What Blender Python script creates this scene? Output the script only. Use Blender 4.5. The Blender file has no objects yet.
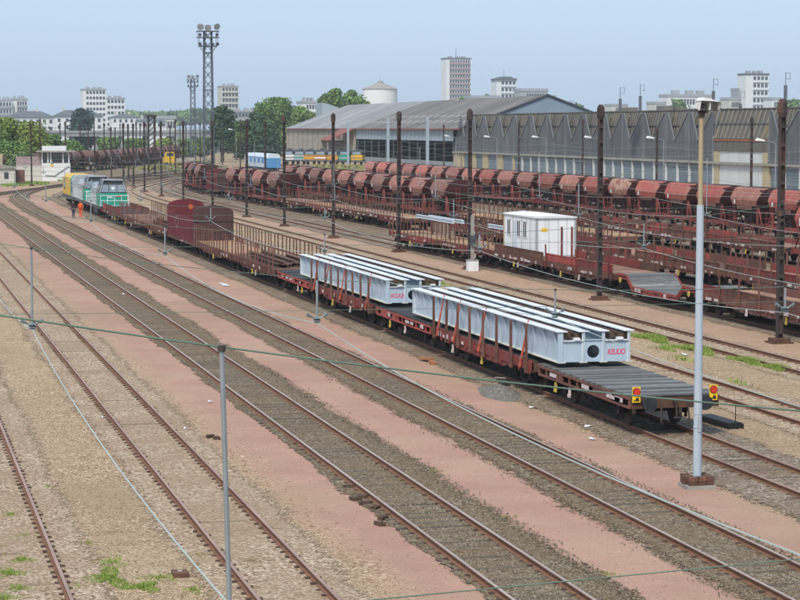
import bpy, math, random
import numpy as np
from mathutils import Vector, Matrix, Euler
R = math.radians
random.seed(7)
rng = np.random.default_rng(11)
scene = bpy.context.scene
COL = scene.collection

# ------------------------------------------------------------------ camera
FPX, CAMH, YAW, PITCH = 2100.0, 9.2, R(13.863), R(4.682)      # focal length in pixels of an 800-wide frame
cam_d = bpy.data.cameras.new('camera'); cam_d.sensor_width = 36.0; cam_d.lens = 36.0 * FPX / 800.0
cam_d.clip_start = 0.5; cam_d.clip_end = 30000
cam = bpy.data.objects.new('camera', cam_d); COL.objects.link(cam)
cam.location = (0, 0, CAMH); cam.rotation_euler = (R(90) - PITCH, 0, -YAW)
scene.camera = cam

# ------------------------------------------------------------------ sky, sun, exposure
SUN_EL, SUN_AZ = 52.0, 215.0      # azimuth clockwise from +Y: behind the camera, to the left
world = bpy.data.worlds.new('World'); scene.world = world; world.use_nodes = True
wn = world.node_tree; wn.nodes.clear()
wo = wn.nodes.new('ShaderNodeOutputWorld'); wb = wn.nodes.new('ShaderNodeBackground')
sk = wn.nodes.new('ShaderNodeTexSky'); sk.sky_type = 'NISHITA'; sk.sun_disc = False
sk.sun_elevation = R(SUN_EL); sk.sun_rotation = R(SUN_AZ)
sk.air_density = 1.0; sk.dust_density = 2.0; sk.ozone_density = 1.5
mx = wn.nodes.new('ShaderNodeMix'); mx.data_type = 'RGBA'; mx.inputs[0].default_value = 0.66
mx.inputs[7].default_value = (4.5, 6.0, 8.1, 1)                # thin even cloud veil over the blue
wn.links.new(sk.outputs[0], mx.inputs[6]); wn.links.new(mx.outputs[2], wb.inputs[0])
wb.inputs[1].default_value = 0.097
wn.links.new(wb.outputs[0], wo.inputs[0])
sun_d = bpy.data.lights.new('sun', 'SUN'); sun_d.energy = 2.6; sun_d.angle = R(14); sun_d.color = (1.0, 0.94, 0.84)
sun = bpy.data.objects.new('sun', sun_d); COL.objects.link(sun)
sd = Vector((math.sin(R(SUN_AZ)) * math.cos(R(SUN_EL)), math.cos(R(SUN_AZ)) * math.cos(R(SUN_EL)), math.sin(R(SUN_EL))))
sun.rotation_euler = sd.to_track_quat('Z', 'Y').to_euler()
vs = scene.view_settings
vs.view_transform = 'Standard'; vs.look = 'None'; vs.gamma = 1.0; vs.exposure = 0.52; vs.use_curve_mapping = False
scene.cycles.max_bounces = 4; scene.cycles.diffuse_bounces = 2; scene.cycles.volume_bounces = 0

# ------------------------------------------------------------------ helpers
def spot(px, depth_y, py=None):
    """world X (and height) of what is seen at column px at distance Y=depth_y along the tracks"""
    fw = Vector((math.sin(YAW) * math.cos(PITCH), math.cos(YAW) * math.cos(PITCH), -math.sin(PITCH)))
    rt = Vector((math.cos(YAW), -math.sin(YAW), 0)); up = rt.cross(fw)
    r = fw + rt * ((px - 400) / FPX) + up * ((300 - (128 if py is None else py)) / FPX)
    k = depth_y / r.y
    return (r.x * k, depth_y, CAMH + r.z * k)
def tag(o, label=None, cat=None, group=None, kind=None):
    if label: o['label'] = label
    if cat: o['category'] = cat
    if group: o['group'] = group
    if kind: o['kind'] = kind
    return o
def empty(name, loc=(0, 0, 0), rz=0.0):
    o = bpy.data.objects.new(name, None); COL.objects.link(o)
    o.location = loc; o.rotation_euler = (0, 0, rz); o.empty_display_size = 0.2
    return o
def link(name, me, parent=None, loc=None):
    o = bpy.data.objects.new(name, me); COL.objects.link(o)
    if parent is not None: o.parent = parent
    if loc is not None: o.location = loc
    return o
KIDS = {}
def kids(o):
    return [c for c in KIDS.get(o.name, [])]
def copy_tree(o, parent=None):
    c = o.copy(); COL.objects.link(c)
    if parent is not None: c.parent = parent
    for ch in o_children(o): copy_tree(ch, c)
    return c
_ch = {}
def o_children(o):
    if o.name not in _ch: _ch[o.name] = [x for x in o.children]
    return _ch[o.name]
class MB:
    def __init__(s): s.v = []; s.f = []; s.m = []
    def add(s, vs_, fs, m=0):
        b = len(s.v); s.v.extend([tuple(q) for q in vs_])
        for f in fs: s.f.append(tuple(i + b for i in f)); s.m.append(m)
        return s
    def box(s, x0, x1, y0, y1, z0, z1, m=0):
        return s.add([(x0,y0,z0),(x1,y0,z0),(x1,y1,z0),(x0,y1,z0),(x0,y0,z1),(x1,y0,z1),(x1,y1,z1),(x0,y1,z1)],
                     [(0,3,2,1),(4,5,6,7),(0,1,5,4),(1,2,6,5),(2,3,7,6),(3,0,4,7)], m)
    def cyl(s, p0, p1, r, n=8, m=0, r2=None, cap=True):
        p0 = Vector(p0); p1 = Vector(p1); d = (p1 - p0)
        if d.length < 1e-6: return s
        d.normalize(); a = d.orthogonal().normalized(); b = d.cross(a); r2 = r if r2 is None else r2
        vs_ = []
        for p, q in ((p0, r), (p1, r2)):
            for i in range(n):
                t = 2 * math.pi * i / n; vs_.append(p + a * (q * math.cos(t)) + b * (q * math.sin(t)))
        fs = [(i, (i + 1) % n, n + (i + 1) % n, n + i) for i in range(n)]
        if cap: fs += [tuple(range(n - 1, -1, -1)), tuple(range(n, 2 * n))]
        return s.add(vs_, fs, m)
    def bar(s, p0, p1, w, h, m=0):
        p0 = Vector(p0); p1 = Vector(p1); d = (p1 - p0).normalized()
        a = d.cross(Vector((0, 0, 1)));
        if a.length < 1e-3: a = Vector((1, 0, 0))
        a.normalize(); b = a.cross(d); vs_ = []
        for p in (p0, p1):
            for sx, sy in ((-1,-1),(1,-1),(1,1),(-1,1)): vs_.append(p + a * (sx * w / 2) + b * (sy * h / 2))
        return s.add(vs_, [(0,1,2,3),(7,6,5,4),(0,4,5,1),(1,5,6,2),(2,6,7,3),(3,7,4,0)], m)
    def prism(s, prof, a0, a1, axis='y', m=0, caps=True):
        n = len(prof); vs_ = []
        for a in (a0, a1):
            for (p, q) in prof:
                vs_.append((p, a, q) if axis == 'y' else ((a, p, q) if axis == 'x' else (p, q, a)))
        fs = [(i, (i + 1) % n, n + (i + 1) % n, n + i) for i in range(n)]
        if caps: fs += [tuple(range(n - 1, -1, -1)), tuple(range(n, 2 * n))]
        return s.add(vs_, fs, m)
    def mesh(s, name, mats, smooth=False):
        me = bpy.data.meshes.new(name); me.from_pydata(s.v, [], s.f)
        for x in (mats if isinstance(mats, (list, tuple)) else [mats]): me.materials.append(x)
        if any(s.m): me.polygons.foreach_set('material_index', s.m)
        if smooth: me.polygons.foreach_set('use_smooth', [True] * len(s.f))
        me.update(); return me
    def build(s, name, mats, parent=None, smooth=False, loc=None):
        return link(name, s.mesh(name, mats, smooth), parent, loc)
def recalc(o):
    import bmesh
    bm = bmesh.new(); bm.from_mesh(o.data); bmesh.ops.recalc_face_normals(bm, faces=bm.faces); bm.to_mesh(o.data); bm.free(); return o
ORD = ['first','second','third','fourth','fifth','sixth','seventh','eighth','ninth','tenth','eleventh','twelfth','thirteenth','fourteenth','fifteenth','sixteenth','seventeenth','eighteenth','nineteenth','twentieth','twenty-first','twenty-second','twenty-third','twenty-fourth','twenty-fifth','twenty-sixth','twenty-seventh','twenty-eighth','twenty-ninth','thirtieth']

# ------------------------------------------------------------------ materials
MATS = {}
def mat(name, c1, c2=None, scale=2.0, rough=0.75, bump=0.0, metal=0.0, c3=None, s3=0.6, a3=0.5, rnd=0.0, stretch=None, thr=(0.35, 0.65), spec=0.3):
    """weathered paint / metal / wood: two tones mixed by noise, optional third tone in blotches, per-object brightness"""
    if name in MATS: return MATS[name]
    m = bpy.data.materials.new(name); m.use_nodes = True; nt = m.node_tree; N = nt.nodes; L = nt.links
    bs = N['Principled BSDF']; bs.inputs['Roughness'].default_value = rough; bs.inputs['Metallic'].default_value = metal
    bs.inputs['Specular IOR Level'].default_value = spec
    tc = N.new('ShaderNodeTexCoord'); src = tc.outputs['Object']
    if rnd:
        ob = N.new('ShaderNodeObjectInfo'); va = N.new('ShaderNodeVectorMath'); va.operation = 'SCALE'; va.inputs[0].default_value = (31.0, 57.0, 23.0)
        L.new(ob.outputs['Random'], va.inputs['Scale']); vb = N.new('ShaderNodeVectorMath'); vb.operation = 'ADD'; L.new(src, vb.inputs[0]); L.new(va.outputs[0], vb.inputs[1]); src = vb.outputs[0]
    if stretch:
        mp = N.new('ShaderNodeMapping'); mp.inputs['Scale'].default_value = stretch; L.new(src, mp.inputs[0]); src = mp.outputs[0]
    no = N.new('ShaderNodeTexNoise'); no.inputs['Scale'].default_value = scale; no.inputs['Detail'].default_value = 7; no.inputs['Roughness'].default_value = 0.65
    L.new(src, no.inputs['Vector'])
    c2 = c2 or tuple(x * 0.7 for x in c1)
    rp = N.new('ShaderNodeValToRGB'); rp.color_ramp.elements[0].position = thr[0]; rp.color_ramp.elements[1].position = thr[1]
    rp.color_ramp.elements[0].color = (*c2, 1); rp.color_ramp.elements[1].color = (*c1, 1)
    L.new(no.outputs[0], rp.inputs[0]); out = rp.outputs[0]
    if c3:
        n3 = N.new('ShaderNodeTexNoise'); n3.inputs['Scale'].default_value = s3; n3.inputs['Detail'].default_value = 8; n3.inputs['Roughness'].default_value = 0.75
        L.new(src, n3.inputs['Vector'])
        r3 = N.new('ShaderNodeValToRGB'); r3.color_ramp.elements[0].position = 1 - a3 - 0.06; r3.color_ramp.elements[1].position = 1 - a3 + 0.06
        L.new(n3.outputs[0], r3.inputs[0])
        mm = N.new('ShaderNodeMix'); mm.data_type = 'RGBA'; mm.inputs[7].default_value = (*c3, 1)
        L.new(r3.outputs[0], mm.inputs[0]); L.new(out, mm.inputs[6]); out = mm.outputs[2]
    if rnd:
        oi = N.new('ShaderNodeObjectInfo'); mr = N.new('ShaderNodeMapRange'); mr.inputs[3].default_value = 1 - rnd; mr.inputs[4].default_value = 1 + rnd
        L.new(oi.outputs['Random'], mr.inputs[0])
        hs = N.new('ShaderNodeHueSaturation'); L.new(mr.outputs[0], hs.inputs['Value']); L.new(out, hs.inputs['Color']); out = hs.outputs[0]
    L.new(out, bs.inputs['Base Color'])
    if bump:
        bp = N.new('ShaderNodeBump'); bp.inputs['Strength'].default_value = bump; bp.inputs['Distance'].default_value = 0.05
        L.new(no.outputs[0], bp.inputs['Height']); L.new(bp.outputs[0], bs.inputs['Normal'])
    MATS[name] = m; return m

def gravel(name, cols, scale, blot=None, bump=0.8, ablot=0.45, sblot=0.35, dist=0.03, soft=False):
    """loose stones: one colour for each voronoi cell out of a ramp, relief from the cell distance, dusty blotches"""
    if name in MATS: return MATS[name]
    m = bpy.data.materials.new(name); m.use_nodes = True; nt = m.node_tree; N = nt.nodes; L = nt.links
    bs = N['Principled BSDF']; bs.inputs['Roughness'].default_value = 0.95; bs.inputs['Specular IOR Level'].default_value = 0.1
    tc = N.new('ShaderNodeTexCoord')
    vo = N.new('ShaderNodeTexVoronoi'); vo.inputs['Scale'].default_value = scale; vo.inputs['Randomness'].default_value = 1.0
    L.new(tc.outputs['Object'], vo.inputs['Vector'])
    se = N.new('ShaderNodeSeparateColor'); L.new(vo.outputs['Color'], se.inputs[0])
    rp = N.new('ShaderNodeValToRGB'); rp.color_ramp.interpolation = 'LINEAR'
    while len(rp.color_ramp.elements) < len(cols): rp.color_ramp.elements.new(0.5)
    for i, c in enumerate(cols):
        rp.color_ramp.elements[i].position = i / (len(cols) - 1); rp.color_ramp.elements[i].color = (*c, 1)
    L.new(se.outputs[0], rp.inputs[0]); out = rp.outputs[0]
    if blot:
        n3 = N.new('ShaderNodeTexNoise'); n3.inputs['Scale'].default_value = sblot; n3.inputs['Detail'].default_value = 9; n3.inputs['Roughness'].default_value = 0.7
        L.new(tc.outputs['Object'], n3.inputs['Vector'])
        r3 = N.new('ShaderNodeValToRGB'); r3.color_ramp.elements[0].position = 1 - ablot - 0.12; r3.color_ramp.elements[1].position = 1 - ablot + 0.12
        r3.color_ramp.elements[1].color = (.75, .75, .75, 1)
        L.new(n3.outputs[0], r3.inputs[0])
        mm = N.new('ShaderNodeMix'); mm.data_type = 'RGBA'; mm.inputs[7].default_value = (*blot, 1)
        L.new(r3.outputs[0], mm.inputs[0]); L.new(out, mm.inputs[6]); out = mm.outputs[2]
    L.new(out, bs.inputs['Base Color'])
    bp = N.new('ShaderNodeBump'); bp.inputs['Strength'].default_value = bump; bp.inputs['Distance'].default_value = dist; bp.invert = True
    L.new(vo.outputs['Distance'], bp.inputs['Height']); L.new(bp.outputs[0], bs.inputs['Normal'])
    if soft:      # the stones thin out towards the edge of the bed
        at = N.new('ShaderNodeAttribute'); at.attribute_name = 'tone'
        ne = N.new('ShaderNodeTexNoise'); ne.inputs['Scale'].default_value = 1.3; ne.inputs['Detail'].default_value = 6; ne.inputs['Roughness'].default_value = .75; L.new(tc.outputs['Object'], ne.inputs['Vector'])
        a1 = N.new('ShaderNodeMath'); a1.operation = 'MULTIPLY_ADD'; a1.inputs[1].default_value = 1.5; a1.inputs[2].default_value = -.75; L.new(ne.outputs[0], a1.inputs[0])
        a2 = N.new('ShaderNodeMath'); a2.operation = 'MULTIPLY_ADD'; a2.inputs[1].default_value = .55; a2.inputs[2].default_value = -.275; L.new(se.outputs[1], a2.inputs[0])
        a3 = N.new('ShaderNodeMath'); a3.operation = 'ADD'; L.new(a1.outputs[0], a3.inputs[0]); L.new(a2.outputs[0], a3.inputs[1])
        a4 = N.new('ShaderNodeMath'); a4.operation = 'MULTIPLY_ADD'; a4.inputs[1].default_value = 1.35; L.new(at.outputs['Fac'], a4.inputs[0]); L.new(a3.outputs[0], a4.inputs[2])
        rs = N.new('ShaderNodeValToRGB'); rs.color_ramp.elements[0].position = .42; rs.color_ramp.elements[1].position = .58; L.new(a4.outputs[0], rs.inputs[0])
        tr = N.new('ShaderNodeBsdfTransparent'); ms = N.new('ShaderNodeMixShader'); L.new(rs.outputs[0], ms.inputs[0]); L.new(tr.outputs[0], ms.inputs[1]); L.new(bs.outputs[0], ms.inputs[2])
        L.new(ms.outputs[0], N['Material Output'].inputs[0])
    MATS[name] = m; return m

def ground_material():
    m = bpy.data.materials.new('yard_ground'); m.use_nodes = True; nt = m.node_tree; N = nt.nodes; L = nt.links
    bs = N['Principled BSDF']; bs.inputs['Roughness'].default_value = 0.95; bs.inputs['Specular IOR Level'].default_value = 0.1
    tc = N.new('ShaderNodeTexCoord'); P = tc.outputs['Object']
    def noise(sc, det=8, ro=0.65):
        n = N.new('ShaderNodeTexNoise'); n.inputs['Scale'].default_value = sc; n.inputs['Detail'].default_value = det; n.inputs['Roughness'].default_value = ro
        L.new(P, n.inputs['Vector']); return n.outputs[0]
    def ramp(src, stops, interp='LINEAR'):
        r = N.new('ShaderNodeValToRGB'); r.color_ramp.interpolation = interp
        while len(r.color_ramp.elements) < len(stops): r.color_ramp.elements.new(0.5)
        for i, (p, c) in enumerate(stops):
            r.color_ramp.elements[i].position = p; r.color_ramp.elements[i].color = (*c, 1)
        L.new(src, r.inputs[0]); return r.outputs[0]
    def mth(op, a, b=None):
        q = N.new('ShaderNodeMath'); q.operation = op
        for i, x in enumerate((a, b)):
            if x is None: continue
            if isinstance(x, (int, float)): q.inputs[i].default_value = x
            else: L.new(x, q.inputs[i])
        return q.outputs[0]
    def mix(f, a, b, mode='MIX'):
        q = N.new('ShaderNodeMix'); q.data_type = 'RGBA'; q.blend_type = mode
        if isinstance(f, (int, float)): q.inputs[0].default_value = f
        else: L.new(f, q.inputs[0])
        for i, x in ((6, a), (7, b)):
            if isinstance(x, tuple): q.inputs[i].default_value = (*x, 1)
            else: L.new(x, q.inputs[i])
        return q.outputs[2]
    sp = N.new('ShaderNodeSeparateXYZ'); L.new(P, sp.inputs[0])
    wob = mth('ADD', mth('MULTIPLY', mth('SUBTRACT', noise(0.35), 0.5), 3.4), mth('MULTIPLY', mth('SUBTRACT', noise(3.5, 4), 0.5), 1.1))
    X = mth('ADD', sp.outputs[0], wob)
    XN = mth('DIVIDE', mth('ADD', X, 10.0), 150.0)
    W = (1, 1, 1); B = (0, 0, 0)
    def xs(v): return (v + 10) / 150.0
    pink = ramp(XN, [(0, B), (xs(9.0), B), (xs(10.4), W), (xs(20.2), W), (xs(21.6), B), (xs(34.9), B), (xs(35.9), (.55,.55,.55)), (xs(38.0), (.5,.5,.5)), (xs(38.9), B)])
    dark = ramp(XN, [(0, B), (xs(38.2), B), (xs(40), (.75,.75,.75)), (xs(76), (.75,.75,.75)), (xs(80), B)])
    # stones
    vo = N.new('ShaderNodeTexVoronoi'); vo.inputs['Scale'].default_value = 17.0; L.new(P, vo.inputs['Vector'])
    se = N.new('ShaderNodeSeparateColor'); L.new(vo.outputs['Color'], se.inputs[0])
    tan = ramp(se.outputs[0], [(0, (.16,.096,.052)), (.28, (.295,.20,.118)), (.6, (.39,.278,.172)), (.88, (.49,.365,.24)), (1, (.70,.59,.44))])
    tan = mix(ramp(noise(0.22), [(.42, B), (.62, (.8,.8,.8))]), tan, (.37,.265,.168))            # trodden fines
    tan = mix(ramp(noise(0.9), [(.5, B), (.72, (.5,.5,.5))]), tan, (.215,.145,.092))
    tan = mix(ramp(noise(0.13), [(.52, B), (.64, (.35,.35,.35))]), tan, (.40,.32,.21))
    v2 = N.new('ShaderNodeTexVoronoi'); v2.inputs['Scale'].default_value = 34.0; L.new(P, v2.inputs['Vector'])
    s2 = N.new('ShaderNodeSeparateColor'); L.new(v2.outputs['Color'], s2.inputs[0])
    pk = ramp(s2.outputs[1], [(0, (.31,.178,.127)), (.5, (.395,.238,.175)), (1, (.48,.306,.235))])
    pk = mix(ramp(noise(0.5), [(.40, (.9,.9,.9)), (.62, B)]), pk, (.345,.20,.152))
    pk = mix(ramp(noise(1.6, 10, .8), [(.57, B), (.70, (.6,.6,.6))]), pk, (.29,.18,.12))
    pk = mix(ramp(noise(0.17), [(.47, B), (.62, (.6,.6,.6))]), pk, (.40,.27,.185))
    dk = mix(ramp(noise(1.1), [(.38, B), (.66, W)]), (.085,.062,.048), (.22,.165,.115))
    col = mix(pink, tan, pk)
    col = mix(ramp(noise(0.055, 5, .6), [(.50, B), (.62, (.42,.42,.42))]), col, (.26,.185,.115))
    col = mix(ramp(noise(2.6, 12, .85), [(.60, B), (.68, (.55,.55,.55))]), col, (.15,.10,.06))
    col = mix(dark, col, dk)
    # rust spill and weeds beside the far tracks
    rust = mth('MULTIPLY', ramp(noise(0.8, 10, .8), [(.56, B), (.64, W)]), ramp(XN, [(xs(25), B), (xs(27), (.55,.55,.55)), (xs(38), (.7,.7,.7)), (xs(40), B)]))
    col = mix(rust, col, (.26,.095,.05))
    weed = mth('MULTIPLY', ramp(noise(0.11), [(.55, B), (.66, W)]), ramp(mth('DIVIDE', sp.outputs[1], 1000.0), [(.27, B), (.36, (.7,.7,.7)), (.7, W)]))
    col = mix(weed, col, mix(noise(2.0), (.06,.085,.025), (.17,.19,.07)))
    far = ramp(mth('DIVIDE', sp.outputs[1], 3000.0), [(.22, B), (.30, W)])
    col = mix(far, col, mix(noise(.02), (.10,.14,.07), (.22,.21,.17)))
    L.new(col, bs.inputs['Base Color'])
    h = mth('ADD', mth('MULTIPLY', vo.outputs['Distance'], -1.0), mth('MULTIPLY', noise(6.0), 0.6))
    bp = N.new('ShaderNodeBump'); bp.inputs['Distance'].default_value = 0.03
    L.new(mth('SUBTRACT', 0.8, mth('MULTIPLY', pink, 0.5)), bp.inputs['Strength'])
    L.new(h, bp.inputs['Height']); L.new(bp.outputs[0], bs.inputs['Normal'])
    return m

G_DARK = gravel('ballast_dark', [(.045,.032,.02),(.10,.074,.046),(.155,.118,.077),(.215,.172,.118),(.38,.33,.25)], 19.0, (.165,.112,.067), ablot=.52, sblot=.5, soft=True)
G_TAN = gravel('ballast_tan', [(.145,.092,.056),(.255,.18,.118),(.355,.262,.178),(.45,.345,.24),(.62,.53,.41)], 17.0, (.285,.20,.13), ablot=.5, sblot=.3, soft=True)
G_BROWN = gravel('ballast_brown', [(.075,.055,.04),(.15,.115,.08),(.23,.18,.125),(.31,.25,.185),(.47,.42,.35)], 17.0, (.16,.105,.072), ablot=.5, sblot=.4, soft=True)
M_RAIL = mat('rail_rust', (.215,.105,.06), (.14,.068,.042), 5, .8, stretch=(3,.6,3))
M_RAILTOP = mat('rail_head', (.42,.265,.20), (.31,.185,.135), 1.5, .5, metal=.2, stretch=(1,.15,1), spec=.4)
M_RAILSHINE = mat('rail_head_worn', (.50,.39,.32), (.39,.27,.21), 1.5, .42, metal=.35, stretch=(1,.15,1), spec=.5)
M_SLEEPER = mat('sleeper_timber', (.088,.068,.047), (.052,.041,.029), 3, .9, .4, stretch=(.6,6,2), c3=(.125,.105,.08), s3=5, a3=.5, rnd=.3)
M_SLEEPERT = mat('sleeper_dusty', (.29,.205,.13), (.19,.135,.085), 4, .9, .4, stretch=(.8,5,2), rnd=.3)
M_CHAIR = mat('rail_chair', (.10,.06,.042), (.055,.036,.027), 6, .85)
M_RED = mat('wagon_red', (.235,.05,.042), (.14,.035,.03), 2.2, .7, .1, c3=(.10,.055,.042), s3=1.1, a3=.42, rnd=.35)
M_RED2 = mat('wagon_red_fresh', (.32,.056,.044), (.19,.042,.034), 2.0, .65, .1, c3=(.12,.055,.045), s3=1.3, a3=.4, rnd=.35)
M_BROWNRED = mat('wagon_brown', (.17,.072,.053), (.095,.045,.036), 2.5, .8, .15, c3=(.19,.10,.065), s3=1.6, a3=.4, rnd=.25)
M_RUST = mat('rusty_steel', (.15,.072,.045), (.075,.04,.03), 3.5, .85, .2, c3=(.23,.11,.055), s3=2, a3=.36, rnd=.2)
M_DARK = mat('grimy_shaded_underframe', (.028,.022,.019), (.012,.010,.010), 3, .8, .1, c3=(.09,.052,.038), s3=2.5, a3=.4)  # grime, darkened further to put the shadow under the wagons into the colour
M_WHEEL = mat('wheel_steel', (.075,.055,.046), (.035,.028,.025), 4, .6, metal=.3)
M_TYRE = mat('wheel_tread', (.30,.27,.25), (.17,.14,.125), 4, .4, metal=.7)
M_BUFFER = mat('buffer_grease', (.045,.05,.058), (.02,.022,.027), 5, .45, metal=.3, spec=.5)
M_HOP = mat('hopper_red', (.375,.088,.064), (.26,.066,.05), 2.2, .65, .06, c3=(.32,.13,.09), s3=1.4, a3=.47, rnd=.3, spec=.2, stretch=(.6,1,.35))
M_HOPF = mat('hopper_faded', (.325,.12,.083), (.235,.088,.064), 1.3, .65, .06, c3=(.38,.175,.115), s3=1.1, a3=.44, rnd=.2, spec=.35)
M_HOPT = mat('hopper_tan_peeled', (.30,.10,.08), (.24,.085,.07), 1.3, .65, .06, c3=(.44,.36,.22), s3=1.5, a3=.46, spec=.2, rnd=.05)
M_HOPD = mat('hopper_end_shade', (.12,.038,.034), (.075,.026,.024), 2, .75, .08, rnd=.25)  # darker red: shade on the hopper ends is put into the colour
M_HOPB = mat('hopper_brown_old', (.24,.105,.075), (.17,.075,.055), 1.3, .7, .06, c3=(.24,.145,.10), s3=1.2, a3=.42, rnd=.2)
M_PLANK = mat('grey_plank', (.16,.158,.152), (.08,.08,.08), 2.5, .75, .25, stretch=(.7,7,2), c3=(.29,.285,.275), s3=1.6, a3=.40, rnd=.5)
M_PLANKD = mat('dark_plank', (.052,.052,.054), (.026,.026,.028), 2.5, .7, .2, stretch=(.7,7,2), rnd=.35)
M_TANFLOOR = mat('tan_floor', (.36,.215,.115), (.25,.14,.075), 1.2, .85, .15, stretch=(.6,3,1), rnd=.2)
M_BRNFLOOR = mat('brown_floor', (.32,.175,.115), (.20,.11,.075), 1.5, .85, .15, rnd=.25)
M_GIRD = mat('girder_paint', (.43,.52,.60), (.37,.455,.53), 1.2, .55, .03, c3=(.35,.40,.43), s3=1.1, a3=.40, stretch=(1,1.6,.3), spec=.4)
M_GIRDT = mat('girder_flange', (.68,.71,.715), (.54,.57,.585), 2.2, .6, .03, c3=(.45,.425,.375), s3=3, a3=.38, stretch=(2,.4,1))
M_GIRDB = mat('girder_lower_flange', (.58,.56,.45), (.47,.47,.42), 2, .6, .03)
M_HOLE = mat('girder_inside_shade', (.05,.065,.08), (.03,.04,.05), 2, .7)  # shade inside the girder, put into the colour
M_WOODOLD = mat('old_timber', (.13,.083,.05), (.06,.04,.028), 3, .9, .3, c3=(.27,.20,.13), s3=3, a3=.36, rnd=.3)
M_STRAP = mat('orange_strap', (.50,.10,.05), (.34,.06,.04), 3, .7)
M_WHITE = mat('white_paint', (.78,.79,.80), (.68,.70,.71), .8, .6, .02, c3=(.58,.57,.54), s3=1.2, a3=.38, stretch=(1,1,.3))
M_PLATE = mat('white_stencil', (.66,.60,.58), (.42,.30,.28), 9, .7)
M_YEL = mat('yellow_sign', (.80,.52,.03), (.72,.44,.03), 3, .5)
M_SIGRED = mat('signal_red', (.62,.045,.03), (.55,.035,.025), 3, .35)
M_YELP = mat('yellow_lever', (.60,.45,.08), (.42,.30,.06), 5, .6)
M_POLE = mat('pole_dark', (.062,.044,.041), (.032,.026,.027), 2.5, .75, .1, stretch=(1,1,.35), c3=(.115,.056,.040), s3=1.3, a3=.42, rnd=.2)
M_GREYPOLE = mat('pole_grey', (.43,.49,.55), (.36,.42,.47), 1.5, .5, c3=(.33,.36,.38), s3=1.2, a3=.34, stretch=(1,1,.3), spec=.4)
M_BEIGEPOLE = mat('pole_beige', (.40,.325,.20), (.30,.24,.145), 1.5, .7, stretch=(3,3,.3))
M_CONC = mat('concrete', (.33,.315,.28), (.24,.225,.195), 1.5, .9, .2)
M_WIRE = mat('wire_pale', (.46,.51,.475), (.36,.42,.385), .5, .5, metal=.2)
M_GWIRE = mat('wire_green', (.13,.20,.155), (.09,.15,.115), .5, .6)
M_GALV = mat('galvanised', (.34,.38,.40), (.27,.30,.32), 3, .45, metal=.5)
M_INS = mat('insulator_glass', (.16,.20,.20), (.09,.115,.12), 4, .25, spec=.6)
M_GREEN = mat('loco_green', (.015,.30,.20), (.012,.25,.165), 1.5, .35, spec=.5)
M_LGREY = mat('loco_grey', (.38,.41,.43), (.31,.335,.355), 1.2, .45, spec=.45)
M_LDARK = mat('loco_dark', (.075,.082,.092), (.045,.05,.058), 1.5, .5)
M_LYEL = mat('loco_yellow', (.70,.42,.025), (.60,.35,.025), 1.2, .45)
M_GLASS = mat('window_glass', (.045,.06,.075), (.03,.04,.05), .5, .08, spec=.8)
M_GLASSP = mat('window_glass_pale', (.30,.37,.43), (.22,.28,.33), .5, .12, spec=.8)
M_PINKTAG = mat('red_graffiti', (.70,.06,.13), (.60,.05,.11), 4, .7)
M_ORANGE = mat('orange_paint', (.50,.105,.03), (.40,.085,.03), 4, .7)
M_HOOD = mat('hood_maroon', (.15,.026,.032), (.10,.02,.025), 1.5, .6, .04, c3=(.17,.045,.04), s3=1.1, a3=.42, spec=.2)
M_HOODR = mat('hood_red_end', (.20,.042,.052), (.15,.035,.042), 1.5, .6, .04)
M_HOODB = mat('hood_brown_end', (.082,.040,.033), (.055,.028,.025), 1.6, .7, .05)
M_LINE = mat('faded_white_line', (.40,.30,.30), (.28,.17,.17), 6, .8)
M_ROOF1 = mat('fibre_cement_dark', (.135,.124,.112), (.098,.091,.084), .25, .85, .05, c3=(.17,.158,.142), s3=.08, a3=.5, stretch=(.3,1,.3))
M_ROOF2 = mat('fibre_cement_light', (.235,.235,.23), (.19,.19,.187), .3, .85, .05, c3=(.33,.33,.32), s3=.1, a3=.45, stretch=(.3,1,.3))
M_ROOFL = mat('rooflight_sheet', (.42,.40,.36), (.30,.28,.255), 1, .6)
M_BEIGEW = mat('beige_cladding', (.40,.355,.285), (.335,.295,.235), .5, .85, c3=(.30,.265,.215), s3=.4, a3=.4, stretch=(1,1,.3))
M_BLUEGREY = mat('fascia_bluegrey', (.34,.405,.45), (.29,.35,.39), .4, .7, stretch=(1,1,.2))
M_GABLE = mat('gable_bluegrey', (.215,.27,.325), (.185,.235,.285), .3, .8)
M_CLAD = mat('grey_cladding', (.115,.123,.132), (.083,.089,.097), .7, .85, .05, c3=(.165,.172,.178), s3=.3, a3=.42, stretch=(1,1.4,.22), rnd=.12)
M_CLADE = mat('cladding_edge', (.175,.19,.20), (.13,.14,.15), 1, .8)
M_CORR = mat('brown_corrugated', (.14,.125,.098), (.095,.087,.072), .7, .85, c3=(.21,.165,.06), s3=.35, a3=.40, stretch=(1,1,.3), rnd=.12)
M_CORRL = mat('corrugated_rib', (.26,.245,.205), (.18,.17,.145), 1, .8)
M_YBRICK = mat('cream_brick', (.46,.385,.24), (.38,.315,.20), .8, .9, c3=(.33,.27,.18), s3=.4, a3=.4)
M_SHUT = mat('shutter_grey', (.175,.215,.25), (.15,.185,.215), .5, .6, rnd=.15)
M_SHUTW = mat('shutter_white', (.56,.58,.57), (.48,.50,.49), .5, .7, stretch=(1,1,.3))
M_BLACK = mat('interior_shade', (.016,.019,.023), (.010,.012,.015), .5, .9)  # near-black: shade inside the halls is put into the colour
M_RIBRUST = mat('rust_band', (.34,.115,.045), (.21,.08,.04), 1.5, .85)
M_BWHITE = mat('render_white', (.70,.70,.69), (.63,.63,.62), .15, .85)
M_BCREAM = mat('render_cream', (.56,.54,.47), (.49,.47,.41), .15, .85)
M_BGREY = mat('render_grey', (.35,.36,.37), (.30,.31,.32), .2, .85)
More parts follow.
